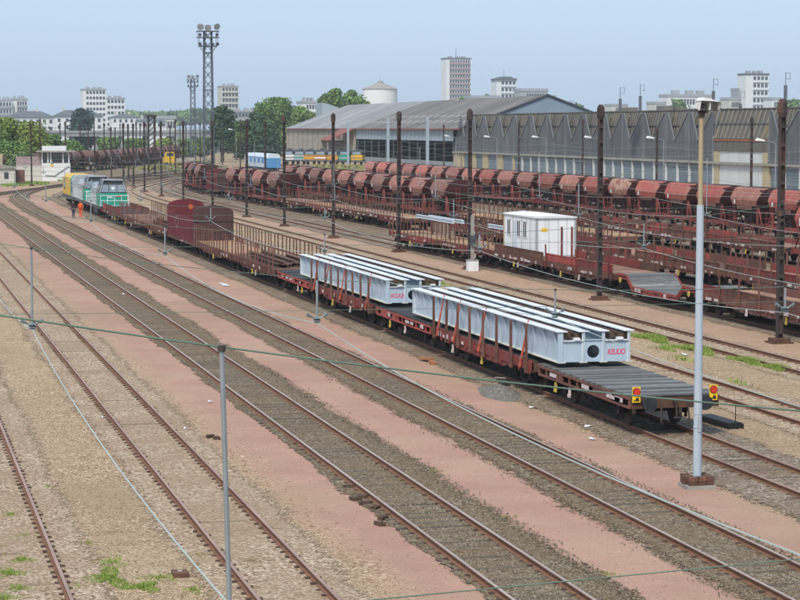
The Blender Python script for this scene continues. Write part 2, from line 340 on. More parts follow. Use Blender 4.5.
M_BROOF = mat('slate_roof', (.13,.14,.155), (.10,.11,.12), .4, .8)
M_BWIN = mat('far_window', (.085,.10,.125), (.06,.07,.09), .3, .25)
M_BPINK = mat('balcony_pink', (.42,.29,.29), (.34,.235,.24), .2, .8)
M_CONCROAD = mat('viaduct_concrete', (.30,.315,.325), (.22,.235,.245), .2, .9)
M_TOWERM = mat('tower_steel', (.14,.155,.175), (.09,.10,.12), 1, .6, metal=.2)
M_LAMP = mat('lamp_reflector', (.42,.46,.48), (.30,.33,.35), 3, .35, metal=.4)
M_BLUE = mat('coach_blue', (.09,.29,.55), (.07,.24,.47), .6, .5)
M_COACHW = mat('coach_white', (.62,.68,.73), (.54,.60,.65), .6, .5)
M_SKIN = mat('skin', (.42,.26,.19), (.38,.23,.17), 3, .6)
M_JACKET = mat('dark_jacket', (.055,.025,.038), (.04,.02,.03), 3, .9)
M_JEANS = mat('blue_trousers', (.035,.055,.115), (.025,.04,.085), 3, .9)
M_HIVIS = mat('orange_workwear', (.75,.13,.035), (.65,.10,.03), 3, .8)
M_HAIR = mat('dark_hair', (.03,.022,.018), (.02,.015,.012), 6, .8)
M_SOOT = mat('black_block', (.018,.018,.02), (.012,.012,.013), 4, .6)
M_BARK = mat('bark', (.10,.075,.055), (.06,.045,.034), 3, .9)
def leafmat(name, c1, c2):
    if name in MATS: return MATS[name]
    m = bpy.data.materials.new(name); m.use_nodes = True; nt = m.node_tree; N = nt.nodes; L = nt.links
    bs = N['Principled BSDF']; bs.inputs['Roughness'].default_value = .7; bs.inputs['Specular IOR Level'].default_value = .2
    at = N.new('ShaderNodeAttribute'); at.attribute_name = 'tone'
    mm = N.new('ShaderNodeMix'); mm.data_type = 'RGBA'; mm.inputs[6].default_value = (*c1, 1); mm.inputs[7].default_value = (*c2, 1)
    L.new(at.outputs['Fac'], mm.inputs[0]); L.new(mm.outputs[2], bs.inputs['Base Color'])
    MATS[name] = m; return m

# ------------------------------------------------------------------ ground sheet
def np_mesh(name, V, F4, mats, tone=None, smooth=False):
    """V (n,3), F (m,k) as arrays"""
    me = bpy.data.meshes.new(name); n, k = F4.shape
    me.vertices.add(len(V)); me.vertices.foreach_set('co', np.asarray(V, dtype=np.float32).ravel())
    me.loops.add(n * k); me.loops.foreach_set('vertex_index', F4.astype(np.int32).ravel())
    me.polygons.add(n); me.polygons.foreach_set('loop_start', np.arange(0, n * k, k, dtype=np.int32)); me.polygons.foreach_set('loop_total', np.full(n, k, dtype=np.int32))
    if tone is not None:
        a = me.attributes.new('tone', 'FLOAT', 'POINT'); a.data.foreach_set('value', np.asarray(tone, dtype=np.float32))
    for x in (mats if isinstance(mats, (list, tuple)) else [mats]): me.materials.append(x)
    me.update(calc_edges=True); me.validate(); return me
xs_ = sorted(set([-9000., -3000, -800, -200, -60] + [float(x) for x in np.arange(-24, 90, 3)] + [110., 160, 260, 500, 1200, 4000, 9000]))
ys_ = sorted(set([-300., -60, 0] + [float(y) for y in np.arange(15, 130, 3)] + [float(y) for y in np.arange(130, 420, 12)] + [460., 560, 800, 1500, 4000, 14000]))
gb = MB()
for y in ys_:
    for x in xs_: gb.v.append((x, y, 0.0))
nx = len(xs_)
for j in range(len(ys_) - 1):
    for i in range(nx - 1): gb.f.append((j*nx+i, j*nx+i+1, (j+1)*nx+i+1, (j+1)*nx+i)); gb.m.append(0)
tag(gb.build('ground', ground_material()), kind='structure')

# ------------------------------------------------------------------ tracks
def interp(pts, y):
    for (x0, y0), (x1, y1) in zip(pts, pts[1:]):
        if y <= y1: return x0 + (x1 - x0) * (y - y0) / (y1 - y0)
    return pts[-1][0]
def smooth_pts(pts):
    P = [Vector((x, y, 0)) for x, y in pts]
    if len(P) < 3: return P
    out = []
    for i in range(len(P) - 1):
        a, b, c, d = P[max(i-1, 0)], P[i], P[i+1], P[min(i+2, len(P)-1)]
        n = max(2, int((c - b).length / 4))
        for k in range(n):
            t = k / n; out.append(0.5 * ((2*b) + (c-a)*t + (2*a-5*b+4*c-d)*t*t + (3*b-a-3*c+d)*t**3))
    out.append(P[-1]); return out
def resample(P):
    out = [P[0].copy()]
    for a, b in zip(P, P[1:]):
        L_ = (b - a).length; y = a.y; k = 0.0
        while k < L_:
            q = a + (b - a) * (k / L_)
            st = 0.22 if q.y < 85 else (0.6 if q.y < 150 else 4.0)
            if (q - out[-1]).length > 0.1: out.append(q)
            k += st
    out.append(P[-1].copy()); return out
NT = [0]
def track(label, pts, wl, wr, bedmat, slp=None, slmat=None, spacing=0.58, jit=0.16, top=None, keep=1.0, chairs=None):
    i = NT[0]; NT[0] += 1; zo = 0.004 + 0.0035 * (i % 6)
    P = resample(smooth_pts(pts)); rr = np.random.default_rng(100 + i)
    mb = MB(); n = len(P); ph = [rr.random() * 9 for _ in range(6)]
    T = []
    for k, p in enumerate(P):
        t = (P[min(k+1, n-1)] - P[max(k-1, 0)]).normalized(); T.append(t); nn = Vector((t.y, -t.x, 0))
        y = p.y
        slow = lambda q: 0.16 * math.sin(y * .31 + ph[q]) + 0.11 * math.sin(y * .83 + ph[q+1]) + .08 * math.sin(y * 1.9 + ph[q+2])
        jl = rr.normal(0, jit) * .6 + slow(0); jr = rr.normal(0, jit) * .6 + slow(3)
        for off, z in ((-wl - .3 + jl*.6, .003 + zo*.3), (-max(wl - .5, .95), zo + .022), (max(wr - .5, .95), zo + .022), (wr + .3 + jr*.6, .003 + zo*.3)):
            mb.v.append(tuple(p + nn * off + Vector((0, 0, z))))
    for k in range(n - 1):
        for q in range(3): mb.f.append((4*k+q, 4*k+q+1, 4*k+4+q+1, 4*k+4+q)); mb.m.append(0)
    root = tag(mb.build('railway_track', bedmat), label, 'track', kind='structure')
    at_ = root.data.attributes.new('tone', 'FLOAT', 'POINT'); at_.data.foreach_set('value', [0., 1., 1., 0.] * n)
    prof = [(-.07,.03),(.07,.03),(.07,.045),(.012,.062),(.012,.135),(.036,.142),(.036,.17),(-.036,.17),(-.036,.142),(-.012,.135),(-.012,.062),(-.07,.045)]
    step = [k for k in range(n) if k % 8 == 0 or P[k].y > 150 or k == n - 1]
    for s in (-1, 1):
        rb = MB()
        for k in step:
            nn = Vector((T[k].y, -T[k].x, 0))
            for (o, z) in prof: rb.v.append(tuple(P[k] + nn * (s * .7525 + o) + Vector((0, 0, z))))
        m_ = len(prof)
        for a in range(len(step) - 1):
            for q in range(m_):
                q2 = (q + 1) % m_; rb.f.append((a*m_+q, a*m_+q2, (a+1)*m_+q2, (a+1)*m_+q)); rb.m.append(1 if q == 6 else 0)
        rb.build('rail', [M_RAIL, top or M_RAILTOP], root)
    if slp:
        sb = MB().box(-1.05, 1.05, -.08, .08, -.1, .0).mesh('sleeper', slmat)
        rest = MB(); d = 0.0; cnt = 0; ch = MB(); k = 0
        y = slp[0]
        while y < slp[1]:
            y += spacing * rr.uniform(.93, 1.07)
            x = None
            for k in range(n - 1):
                if P[k].y <= y <= P[k+1].y: x = P[k].x + (P[k+1].x - P[k].x) * (y - P[k].y) / max(1e-6, P[k+1].y - P[k].y); break
            if x is None: continue
            zt = zo + .022 + rr.uniform(.0015, .006)
            if rr.random() < keep:
                if y < slp[2]:
                    o = link('sleeper', sb, root, (x + rr.normal(0, .03), y, zt)); o.rotation_euler = (0, rr.normal(0, .004), rr.normal(0, .012))
                else: rest.box(x - 1.3, x + 1.3, y - .125, y + .125, -.05, zt)
            if chairs and y < chairs:
                for s in (-1, 1):
                    c = x + s * .7525
                    for q in (-1, 1): dq = rr.normal(0, .02); ch.box(c + q * .10 - .055, c + q * .10 + .05 + dq, y - .055, y + .055, .0, .04 + .03 * rr.random())
        if rest.v: tag(rest.build('sleepers', slmat, root), kind='stuff')
        if ch.v: tag(ch.build('rail_chairs', M_CHAIR, root), kind='stuff')
    return root
TA = [(2.65, -20), (2.65, 300)]
TB = [(7.65, -20), (7.65, 300)]
TC = [(12.4, -20), (12.4, 60), (12.4, 150), (12.45, 230), (12.1, 280), (9, 340)]
TD = [(17.6, -20), (17.6, 50), (17.2, 120), (16.8, 200), (16.8, 255), (18.0, 285), (21.2, 310), (26.5, 335), (35, 365), (52, 420), (80, 500)]
TE = [(22.8, -20), (22.8, 60), (22.8, 255), (24.2, 285), (27.8, 310), (33.5, 335), (45, 372), (66, 430), (96, 510)]
TF = [(28.2, -20), (28.2, 200), (28.2, 250), (30, 290), (34, 320), (43, 355), (60, 410), (95, 510)]
TG = [(33.9, -20), (33.9, 200), (33.8, 260), (35.5, 300), (40, 330), (52, 375), (78, 450)]
TH = [(40.2, -20), (40.1, 110), (39.6, 150), (39.2, 200), (39.2, 260), (41, 310), (48, 350), (66, 410), (100, 500)]
TI = [(47.0, -20), (47.0, 110), (46.4, 160), (45.6, 200), (44.5, 240), (44.0, 290), (45.5, 330), (54, 380), (80, 460)]
TJ = [(59.5, -20), (59.5, 330), (66, 400), (90, 490)]
TL = [(53.4, -20), (53.4, 300), (58, 370), (80, 450)]
TM = [(71.4, -20), (71.4, 340), (80, 430)]
TN = [(76.6, -20), (76.6, 380)]
TQ = [(8.6, 255), (12.6, 282), (17.5, 303), (29.5, 342), (44, 385), (70, 450), (100, 520)]
TK = [(20.5, 398), (24.5, 404), (38.8, 448), (47.2, 468), (60, 517), (81, 600), (90, 660), (100, 740)]
track('rusty track at the far left with weeds in its ballast', TA, 1.5, 1.6, G_TAN, (38, 75, 75), M_SLEEPERT, .55, keep=.08, chairs=80)
track('rusty track in tan gravel beside the near drop tube', TB, 1.5, 1.5, G_TAN, (36, 100, 100), M_SLEEPERT, .55, keep=.1, chairs=110)
track('dark ballasted track left of the two running through pink paths', TC, .85, 1.75, G_DARK, (34, 170, 150), M_SLEEPER, .58, keep=.62, top=M_RAILSHINE, chairs=60)
track('dark ballasted track right of the two running through pink paths', TD, 1.35, 1.0, G_DARK, (34, 170, 150), M_SLEEPER, .58, keep=.62, top=M_RAILSHINE, chairs=60)
track('track carrying the train with the girders', TE, 2.0, 1.9, G_BROWN, (40, 70, 70), M_SLEEPER, .6, chairs=72, keep=.35)
track('first empty track right of the girder train', TF, 1.6, 1.7, G_TAN, (55, 130, 110), M_SLEEPERT, .6, chairs=120, keep=.2)
track('overgrown track between the girder train and the pole row', TG, 1.5, 1.6, G_TAN, (66, 150, 110), M_SLEEPERT, .6, chairs=130, keep=.2)
track('track carrying the white cabin wagon', TH, 1.8, 1.8, G_BROWN)
for nm, tt in (('track of the first red wagon row behind the white cabin', TI), ('track of the second red wagon row behind the white cabin', TJ), ('track of the brown hopper row ending mid yard', TL), ('track of the long red hopper row before the grey shed', TM), ('last track before the grey shed', TN)):
    track(nm, tt, 1.7, 1.7, G_BROWN)
track('curving track in front of the white signal cabin', TQ, 1.5, 1.5, G_DARK)
track('curving track under the far hopper row', TK, 1.7, 1.7, G_BROWN)

# ------------------------------------------------------------------ loose stones (stuff)
M_STONE = leafmat('stone_dark', (.055,.041,.027), (.30,.252,.185)); M_STONET = leafmat('stone_tan', (.24,.155,.088), (.60,.48,.34)); M_STONEP = leafmat('stone_pink', (.18,.10,.08), (.44,.30,.25))
OCT = np.array([(1,0,0),(0,1,0),(-1,0,0),(0,-1,0),(0,0,1),(0,0,-.6)], dtype=np.float64)
OF = np.array([(0,1,4),(1,2,4),(2,3,4),(3,0,4),(1,0,5),(2,1,5),(3,2,5),(0,3,5)])
def stones(name, label, bands, mat_, lo, hi, z=.03):
    Vs = []; Fs = []; Ts = []; b = 0
    for (pts, o0, o1, y0, y1, dens) in bands:
        cnt = int(abs(o1 - o0) * (y1 - y0) * dens)
        u = rng.random(cnt); ys = y0 + (y1 - y0) * u ** 1.5
        xc = np.array([interp(pts, y) for y in ys]) if pts else np.zeros(cnt)
        xx = xc + o0 + (o1 - o0) * rng.random(cnt)
        s = lo + (hi - lo) * rng.random(cnt) ** 2.2
        Q = OCT[None] * s[:, None, None] * rng.uniform(.55, 1.25, (cnt, 6, 1)) * np.array([1, 1, .75])
        a = rng.random(cnt) * 6.28; ca, sa = np.cos(a)[:, None], np.sin(a)[:, None]
        x_ = Q[:, :, 0] * ca - Q[:, :, 1] * sa; y_ = Q[:, :, 0] * sa + Q[:, :, 1] * ca
        V = np.stack([x_ + xx[:, None], y_ + ys[:, None], Q[:, :, 2] + z], -1).reshape(-1, 3)
        F = (OF[None] + (np.arange(cnt) * 6)[:, None, None] + b).reshape(-1, 3)
        Vs.append(V); Fs.append(F); Ts.append(np.repeat(rng.random(cnt) ** .9, 6)); b += cnt * 6
    me = np_mesh(name, np.concatenate(Vs), np.concatenate(Fs), mat_, np.concatenate(Ts))
    return tag(link(name, me), label, 'stones', kind='stuff')
stones('ballast_stones', 'dark grey ballast stones lying in the two running tracks', [(TC, -.68, .68, 36, 80, 190), (TC, .85, 1.95, 36, 80, 150), (TC, -1.1, -.8, 36, 80, 70), (TD, -.68, .68, 36, 80, 190), (TD, -1.6, -.85, 36, 80, 120), (TD, .85, 1.4, 36, 80, 110), (TC, 1.8, 2.15, 36, 75, 14), (TD, -1.9, -1.5, 36, 75, 10), (TC, -.68, .68, 36, 60, 90), (TD, -.68, .68, 36, 60, 90)], M_STONE, .014, .038, .03)
stones('tan_gravel', 'loose tan gravel around the rusty tracks on the left', [(None, 2.0, 9.6, 38, 75, 85), (TE, -2.2, -.85, 46, 85, 120), (TE, -.65, .65, 46, 60, 90), (TE, .85, 4.2, 46, 80, 60), (TF, -1.6, 4.0, 58, 100, 30), (None, 9.4, 10.3, 37, 70, 25)], M_STONET, .012, .034, .008)
stones('pink_grit', 'scattered grit on the pink paths', [(None, 10.3, 11.3, 38, 70, 10), (TC, 2.2, 3.6, 38, 75, 6), (TD, 1.4, 3.2, 38, 75, 6)], M_STONEP, .008, .024, .004)

# ------------------------------------------------------------------ weeds and grass (stuff)
M_GRASS = leafmat('grass_blades', (.13,.20,.03), (.33,.42,.10)); M_GRASSY = leafmat('grass_dry', (.16,.17,.05), (.36,.33,.13))
def grass(label, patches, mat_, h=.07, w=.009):
    V = []; T = []
    for (x, y, rx, ry, n) in patches:
        for _ in range(n):
            a = random.random() * 6.28; r = math.sqrt(random.random()) * (0.6 + .4 * math.sin(a * 3 + x)); px, py = x + math.cos(a) * r * rx, y + math.sin(a) * r * ry
            b = random.random() * 6.28; hh = h * random.uniform(.4, 1.3) * (1.15 - .5 * r); lx, ly = random.gauss(0, hh * .5), random.gauss(0, hh * .5)
            V += [(px - math.cos(b) * w, py - math.sin(b) * w, 0), (px + math.cos(b) * w, py + math.sin(b) * w, 0), (px + lx, py + ly, hh)]; t = random.random(); T += [t, t, t]
    F = np.arange(len(V)).reshape(-1, 3)
    return tag(link('grass', np_mesh('grass', np.array(V), F, mat_, T)), label, 'grass', kind='stuff')
grass('fresh green weeds growing by the far left rail', [(2.4, 43.5, .5, .7, 1300), (2.75, 44.8, .35, .5, 800), (2.3, 46.5, .25, .5, 160), (4.35, 42.6, .55, 1.3, 2400), (4.95, 41.6, .5, .6, 1300), (2.85, 50.2, .35, .6, 240), (2.5, 42, .4, .6, 700), (2.2, 41.2, .5, .6, 700), (4.6, 44.2, .5, .8, 260), (5.4, 42.4, .6, .5, 260), (3.0, 47.5, .4, .6, 160), (2.2, 45.6, .4, .5, 260), (4.0, 54.0, .18, .25, 60), (5.9, 41.1, .3, .5, 160), (4.3, 46.4, .2, .3, 60), (3.7, 41.9, .4, .4, 90)], M_GRASS)
grass('yellowish weeds between the rails of the tan track', [(7.5, 43.5, .5, .35, 160), (7.9, 38.2, .4, .3, 120), (6.6, 44.4, .4, .4, 140), (8.6, 68.5, .2, .3, 60), (14.3, 54, .25, .5, 90), (14.2, 47, .3, .5, 90), (14.4, 40.5, .3, .4, 80), (9.0, 85, .2, .4, 40)], M_GRASSY, .08)
grass('tall green grass along the overgrown track', [(32.6, 86, .8, 2.6, 2600), (32.7, 81, .8, 2.4, 2600), (33.0, 76.5, .6, 1.8, 1900), (33.1, 74.0, .5, 1.0, 1900), (31.6, 82, .6, 1.4, 260), (31.9, 90, .7, 3.0, 500), (30.8, 78, .6, 2.0, 120), (31.8, 99, .6, 3, 300), (32.5, 108, .5, 4, 260), (29.9, 70, .5, 2, 90), (32, 120, .5, 6, 260)], M_GRASS, .20, .016)
grass('grass in front of the signal cabin', [(24, 352, 5, 6, 1500), (31, 372, 5, 9, 1500), (20, 340, 3, 5, 500)], M_GRASS, .4, .10)
grass('grass strip on the waste ground beyond the yard', [(62, 470, 8, 30, 2500), (76, 545, 10, 30, 2500), (84, 330, 4, 60, 2600), (92, 420, 8, 60, 2600), (104, 470, 12, 40, 1500)], M_GRASSY, .7, .22)

# ------------------------------------------------------------------ wagon pieces
def wheel_mesh():
    mb = MB(); mb.cyl((-.06,0,0), (.06,0,0), .455, 22, 0, cap=False); mb.cyl((-.068,0,0), (-.06,0,0), .485, 22, 1)
    for x in (-.06, .06): mb.cyl((x - .004,0,0), (x + .004,0,0), .45, 22, 1)
    mb.cyl((-.10,0,0), (.14,0,0), .11, 10, 1); mb.cyl((-.066,0,0), (.066,0,0), .385, 18, 1)
    return mb.mesh('wheel', [M_TYRE, M_WHEEL])
WHEEL = wheel_mesh()
AXLE = MB().cyl((-.72,0,0), (.72,0,0), .085, 8).mesh('axle', M_WHEEL)
BUFFER = MB().cyl((0,0,0), (0,-.28,0), .105, 10).cyl((0,0,0), (0,-.06,0), .17, 10).cyl((0,-.27,0), (0,-.315,0), .225, 18).mesh('buffer', M_BUFFER)
def axlebox_mesh():
    mb = MB().box(-.09,.09,-.15,.15,-.16,.14)
    for k in range(4): mb.box(-.05,.05,-.5 + .09*k,.5 - .09*k,.15 + .035*k,.18 + .035*k)
    mb.bar((0,-.5,.17),(0,-.56,.38),.06,.05); mb.bar((0,.5,.17),(0,.56,.38),.06,.05)
    mb.box(-.03,.03,-.27,-.18,-.28,.4); mb.box(-.03,.03,.18,.27,-.28,.4)
    return mb.mesh('axle_box', M_DARK)
AXBOX = axlebox_mesh()
def wheelset(root, y, box=True):
    for s in (-1, 1):
        w = link('wheel', WHEEL, root, (s*.75, y, .63)); w.rotation_euler = (random.random()*3, 0, 0 if s > 0 else math.pi)
        if box: link('axle_box', AXBOX, root, (s*1.02, y, .66))
    link('axle', AXLE, root, (0, y, .63))
def bogie(root, y, wb=1.8):
    mb = MB()
    for s in (-1, 1):
        mb.prism([(-wb/2-.35,.72),(-wb/2-.3,.86),(-.5,.90),(.5,.90),(wb/2+.3,.86),(wb/2+.35,.72),(wb/2-.25,.60),(.45,.42),(-.45,.42),(-wb/2+.25,.60)], s*1.02-.06, s*1.02+.06, 'x')
        for e in (-1, 1): mb.box(s*1.02-.10, s*1.02+.10, e*wb/2-.16, e*wb/2+.16, .48, .80); mb.cyl((s*1.02,e*wb/2,.63),(s*1.18,e*wb/2,.63),.12,10)
        for e in (-.16, 0, .16): mb.cyl((s*1.1,e,.48),(s*1.1,e,.80),.055,8)
    mb.box(-1.0,1.0,-.22,.22,.62,.88)
    b = mb.build('bogie', M_DARK, root, loc=(0, y, 0))
    for e in (-1, 1):
        for s in (-1, 1):
            w = link('wheel', WHEEL, b, (s*.75, e*wb/2, .63)); w.rotation_euler = (random.random()*3, 0, 0 if s > 0 else math.pi)
    return b
def ends(root, L, hook=True, cm=None):
    for e in (-1, 1):
        for s in (-1, 1):
            o = link('buffer', BUFFER, root, (s*.875, e*L/2, 1.06)); o.rotation_euler = (0, 0, 0 if e < 0 else math.pi)
        mb = MB().box(-1.38,1.38,-.05,.05,.90,1.22)
        mb.build('headstock', cm or M_RUST, root, loc=(0, e*(L/2-.05), 0))
        if hook:
            h = MB().box(-.05,.05,-.16,.0,1.0,1.12).cyl((0,-.16,1.05),(0,-.2,.62),.03,6).cyl((-.09,-.2,.62),(.09,-.2,.62),.035,6).cyl((.42,-.02,1.0),(.45,-.12,.5),.025,6).cyl((-.42,-.02,1.0),(-.45,-.12,.52),.025,6)
            for s in (-1, 1): h.cyl((s*.45,-.12,.5),(s*.40,-.1,.44),.035,6)
            o = h.build('coupling', M_WHEEL, root, loc=(0, e*L/2, 0)); o.rotation_euler = (0, 0, 0 if e < 0 else math.pi)
def underframe(root, L, deep=.25):
    mb = MB()
    for s in (-1, 1): mb.box(s*.62-.09, s*.62+.09, -L/2+.1, L/2-.1, .88, 1.2)
    for k in range(int(L/1.5)+1):
        y = -L/2+.2+(L-.4)*k/int(L/1.5); mb.box(-1.15,1.15,y-.05,y+.05,.98,1.16)
    mb.cyl((-.35,-.6,.75),(-.35,.3,.75),.19,10); mb.cyl((.3,.8,.78),(.3,1.7,.78),.17,10)
    mb.cyl((-.1,-L*.3,.72),(-.1,L*.3,.72),.03,6); mb.cyl((-.9,-L*.18,.8),(-.9,L*.2,.8),.022,6)
    for s in (-1, 1): mb.bar((s*1.12,-L*.12,.98),(s*1.12,-L*.02,.6),.05,.05); mb.bar((s*1.12,L*.12,.98),(s*1.12,L*.02,.6),.05,.05); mb.bar((s*1.12,-L*.03,.6),(s*1.12,L*.03,.6),.05,.08)
    mb.build('underframe', M_DARK, root)
def plates(root, L, rr, x=-1.435, z=1.02, n=4, dz=.16):
    for k in range(n):
        y = rr.uniform(-L/2+.5, L/2-.9); w = rr.choice([.18,.3,.5,.7]); h = rr.uniform(.10, dz)
        MB().box(x-.006, x+.002, y, y+w, z, z+h).build('stencil_plate', M_PLATE, root)
def levers(root, L, rr, x=-1.40):
    for k in range(2):
        y = rr.uniform(-L*.3, L*.3)
        MB().box(x-.03,x+.03,y-.05,y+.05,.58,.86).box(x-.04,x+.0,y-.11,y+.11,.55,.66).build('brake_lever', M_YELP if k == 0 else M_PLATE, root)
def at_track(o, pts, y):
    d = .5; x = interp(pts, y); x1 = interp(pts, y + d); x0 = interp(pts, y - d)
    o.location = (x, y, 0); o.rotation_euler = (0, 0, -math.atan2(x1 - x0, 2 * d)); return o

def flat_wagon(L, plank, side, seed=1, wb=None, step=.21):
    rr = random.Random(seed); root = empty('flat_wagon')
    n = int(L / step); pm = MB().box(-1.40,1.40,-step/2+.008,step/2-.008,-.05,.0).mesh('deck_plank', plank)
    for k in range(n):
        o = link('deck_plank', pm, root, (rr.uniform(-.012,.012), -L/2 + (k+.5)*L/n, 1.30 + rr.uniform(-.007,.007))); o.rotation_euler = (0, rr.uniform(-.003,.003), rr.uniform(-.004,.004))
    for s in (-1, 1):
        mb = MB().box(s*1.40-.035,s*1.40+.035,-L/2,L/2,1.17,1.245).box(s*1.39-.03,s*1.39+.03,-L/2,L/2,.90,.965)
        for k in range(int(L/.75)+1):
            y = -L/2+.06+(L-.12)*k/int(L/.75); mb.box(s*1.39-.028,s*1.39+.028,y-.05,y+.05,.96,1.175)
        for k in range(3):
            y = rr.uniform(-L/2+.4,L/2-1.2); mb.box(s*1.40-.02,s*1.40+.02,y,y+.7,.965,1.17)
        mb.build('side_frame', side, root)
    mb = MB().box(-1.3,1.3,-L/2+.12,L/2-.12,1.17,1.24); mb.build('deck_frame', M_DARK, root)
    underframe(root, L); ends(root, L); wb = wb or L*.58
    for y in (-wb/2, wb/2): wheelset(root, y)
    plates(root, L, rr, n=5); levers(root, L, rr)
    return root

def stake_wagon(L, nst, sh, floor, side, seed=1, taper=False, sidez=(.95,1.28), panel=0.0, bog=True, far=True, stake_m=None, labels=4, lean=0):
    """bogie wagon with upright stakes along both sides; panel = height of drop sides"""
    rr = random.Random(seed); root = empty('stake_wagon'); z0 = 1.28
    n = max(1, int(L / 1.9))
    fm = MB().box(-1.30,1.30,-L/n/2+.01,L/n/2-.01,-.06,.0).mesh('floor_panel', floor)
    for k in range(n): link('floor_panel', fm, root, (0, -L/2+(k+.5)*L/n, z0 + rr.uniform(-.006,.006)))
    for s in (-1, 1):
        mb = MB().box(s*1.38-.05,s*1.38+.05,-L/2,L/2,sidez[0],sidez[1])
        for k in range(int(L/1.1)+1):
            y = -L/2+.1+(L-.2)*k/int(L/1.1); mb.box(s*1.44-.03,s*1.44+.03,y-.07,y+.07,sidez[0]-.1,sidez[1]+.02)
        mb.prism([(-L*.33,sidez[0]),(L*.33,sidez[0]),(L*.24,sidez[0]-.2),(-L*.24,sidez[0]-.2)], s*1.36-.03, s*1.36+.03, 'x')
        mb.build('side_beam', M_BROWNRED if panel else side, root)
        if panel:
            m_ = max(2, int(L/2.6))
            for k in range(m_):
                a, b = -L/2+L*k/m_+.03, -L/2+L*(k+1)/m_-.03
                p = MB().box(s*1.36-.02,s*1.36+.02,a,b,z0+.02,z0+panel)
                for q in range(4): yy = a+(b-a)*(q+.5)/4; p.box(s*1.39-.012,s*1.39+.012,yy-.035,yy+.035,z0+.03,z0+panel-.03)
                p.box(s*1.385-.02,s*1.385+.02,a,b,z0+panel-.05,z0+panel+.01)
                p.build('drop_side', rr.choice([side, side, M_RED, M_RUST, M_BROWNRED, M_RED2]), root)
        if nst:
            if taper:
                sm = MB().prism([(-.12,sidez[0]-.1),(.12,sidez[0]-.1),(.07,z0),(.02,z0+sh),(-.02,z0+sh),(-.07,z0)], -.04,.04,'x').mesh('stake', stake_m or M_BROWNRED)
            else:
                sm = MB().box(-.035,.035,-.04,.04,sidez[0],z0+sh).mesh('stake', stake_m or M_RUST)
            for k in range(nst):
                if s > 0 and not far: break
                o = link('stake', sm, root, (s*1.50, -L/2+.35+(L-.7)*k/max(1,nst-1), 0)); o.rotation_euler = (rr.gauss(0,.012+lean), rr.gauss(0,.012+lean), 0)
    underframe(root, L); ends(root, L, hook=False)
    if bog:
        for y in (-L/2+1.75, L/2-1.75): bogie(root, y)
    else:
        for y in (-L*.29, L*.29): wheelset(root, y)
    plates(root, L, rr, x=-1.475, z=sidez[0]+.05, n=labels, dz=.2); levers(root, L, rr, -1.47)
    return root

# ------------------------------------------------------------------ the girder train
w = at_track(flat_wagon(8.9, M_PLANK, M_BROWNRED, 3), TE, 62.75); tag(w, 'two-axle flat wagon with grey plank deck and tail signs, last of the girder train', 'wagon', 'wagons of the girder train')
for s in (-1, 1):
    sg = MB().box(-.125,.125,-.02,.02,-.24,.22).build('tail_sign', M_YEL, w, loc=(s*1.22, -4.50, 1.34))
    d = MB().cyl((0,-.02,.08),(0,-.05,.08),.10,20).cyl((0,-.02,.08),(0,-.038,.08),.118,20,1).build('red_disc', [M_SIGRED, M_SOOT], sg)
    MB().box(-.09,.09,-.026,-.02,-.20,-.17).box(-.02,.07,-.026,-.02,-.17,-.10).build('sign_mark', M_SOOT, sg)
w = at_track(stake_wagon(13.0, 8, 1.25, M_PLANKD, M_RED, 5, taper=True, far=False, labels=8), TE, 74.5); tag(w, 'maroon bogie stake wagon under the nearer blue-grey girder', 'wagon', 'wagons of the girder train')
w2 = at_track(flat_wagon(9.5, M_PLANKD, M_RED2, 8), TE, 86.3); tag(w2, 'flat wagon with dark deck between the two blue-grey girders', 'wagon', 'wagons of the girder train')
w3 = at_track(stake_wagon(13.8, 9, 1.2, M_PLANKD, M_RED, 6, taper=True, far=False, labels=8), TE, 98.7); tag(w3, 'maroon bogie stake wagon under the farther blue-grey girder', 'wagon', 'wagons of the girder train')
for ww, L in ((w, 13.0), (w3, 13.8)):
    for yy in (-.42, -.02, .25, .44):
        p = Vector((-1.53, yy*L, .98)); q = Vector((-1.22, yy*L-.05, 2.62))
        MB().add([p+Vector((0,-.08,0)), p+Vector((0,.08,0)), q+Vector((0,.02,0)), q+Vector((0,-.02,0)), p+Vector((.05,-.08,0)), p+Vector((.05,.08,0)), q+Vector((.03,.03,0)), q+Vector((.03,-.02,0))],
                 [(0,3,2,1),(4,5,6,7),(0,1,5,4),(1,2,6,5),(2,3,7,6),(3,0,4,7)]).build('lashing_strap', M_STRAP, ww)
        MB().cyl(p+Vector((0,0,.28)), p+Vector((.1,-.62,.52)), .015, 5).build('lashing_rod', M_GALV, ww)
w4 = at_track(flat_wagon(8.8, M_PLANKD, M_RED2, 9), TE, 110.7); tag(w4, 'flat wagon with dark deck just beyond the farther girder', 'wagon', 'wagons of the girder train')
w5 = at_track(stake_wagon(14.8, 13, 1.25, M_RUST, M_BROWNRED, 10, stake_m=M_BROWNRED), TE, 123.3); tag(w5, 'brown stake wagon loaded with rusty beams beyond the far girder', 'wagon', 'wagons of the girder train')
w6 = at_track(stake_wagon(15.4, 14, 1.25, M_TANFLOOR, M_BROWNRED, 11, stake_m=M_BROWNRED), TE, 139.2); tag(w6, 'brown stake wagon with bare tan floor next to the hooded wagon', 'wagon', 'wagons of the girder train')
w7 = at_track(stake_wagon(15.6, 14, 1.2, M_BRNFLOOR, M_BROWNRED, 12, stake_m=M_BROWNRED), TE, 170.2); tag(w7, 'brown stake wagon with steel bars, first beyond the hooded wagon', 'wagon', 'wagons of the girder train')
w8 = at_track(stake_wagon(15.6, 14, 1.2, M_BRNFLOOR, M_BROWNRED, 13, stake_m=M_BROWNRED), TE, 186.5); tag(w8, 'brown stake wagon, second beyond the hooded wagon', 'wagon', 'wagons of the girder train')
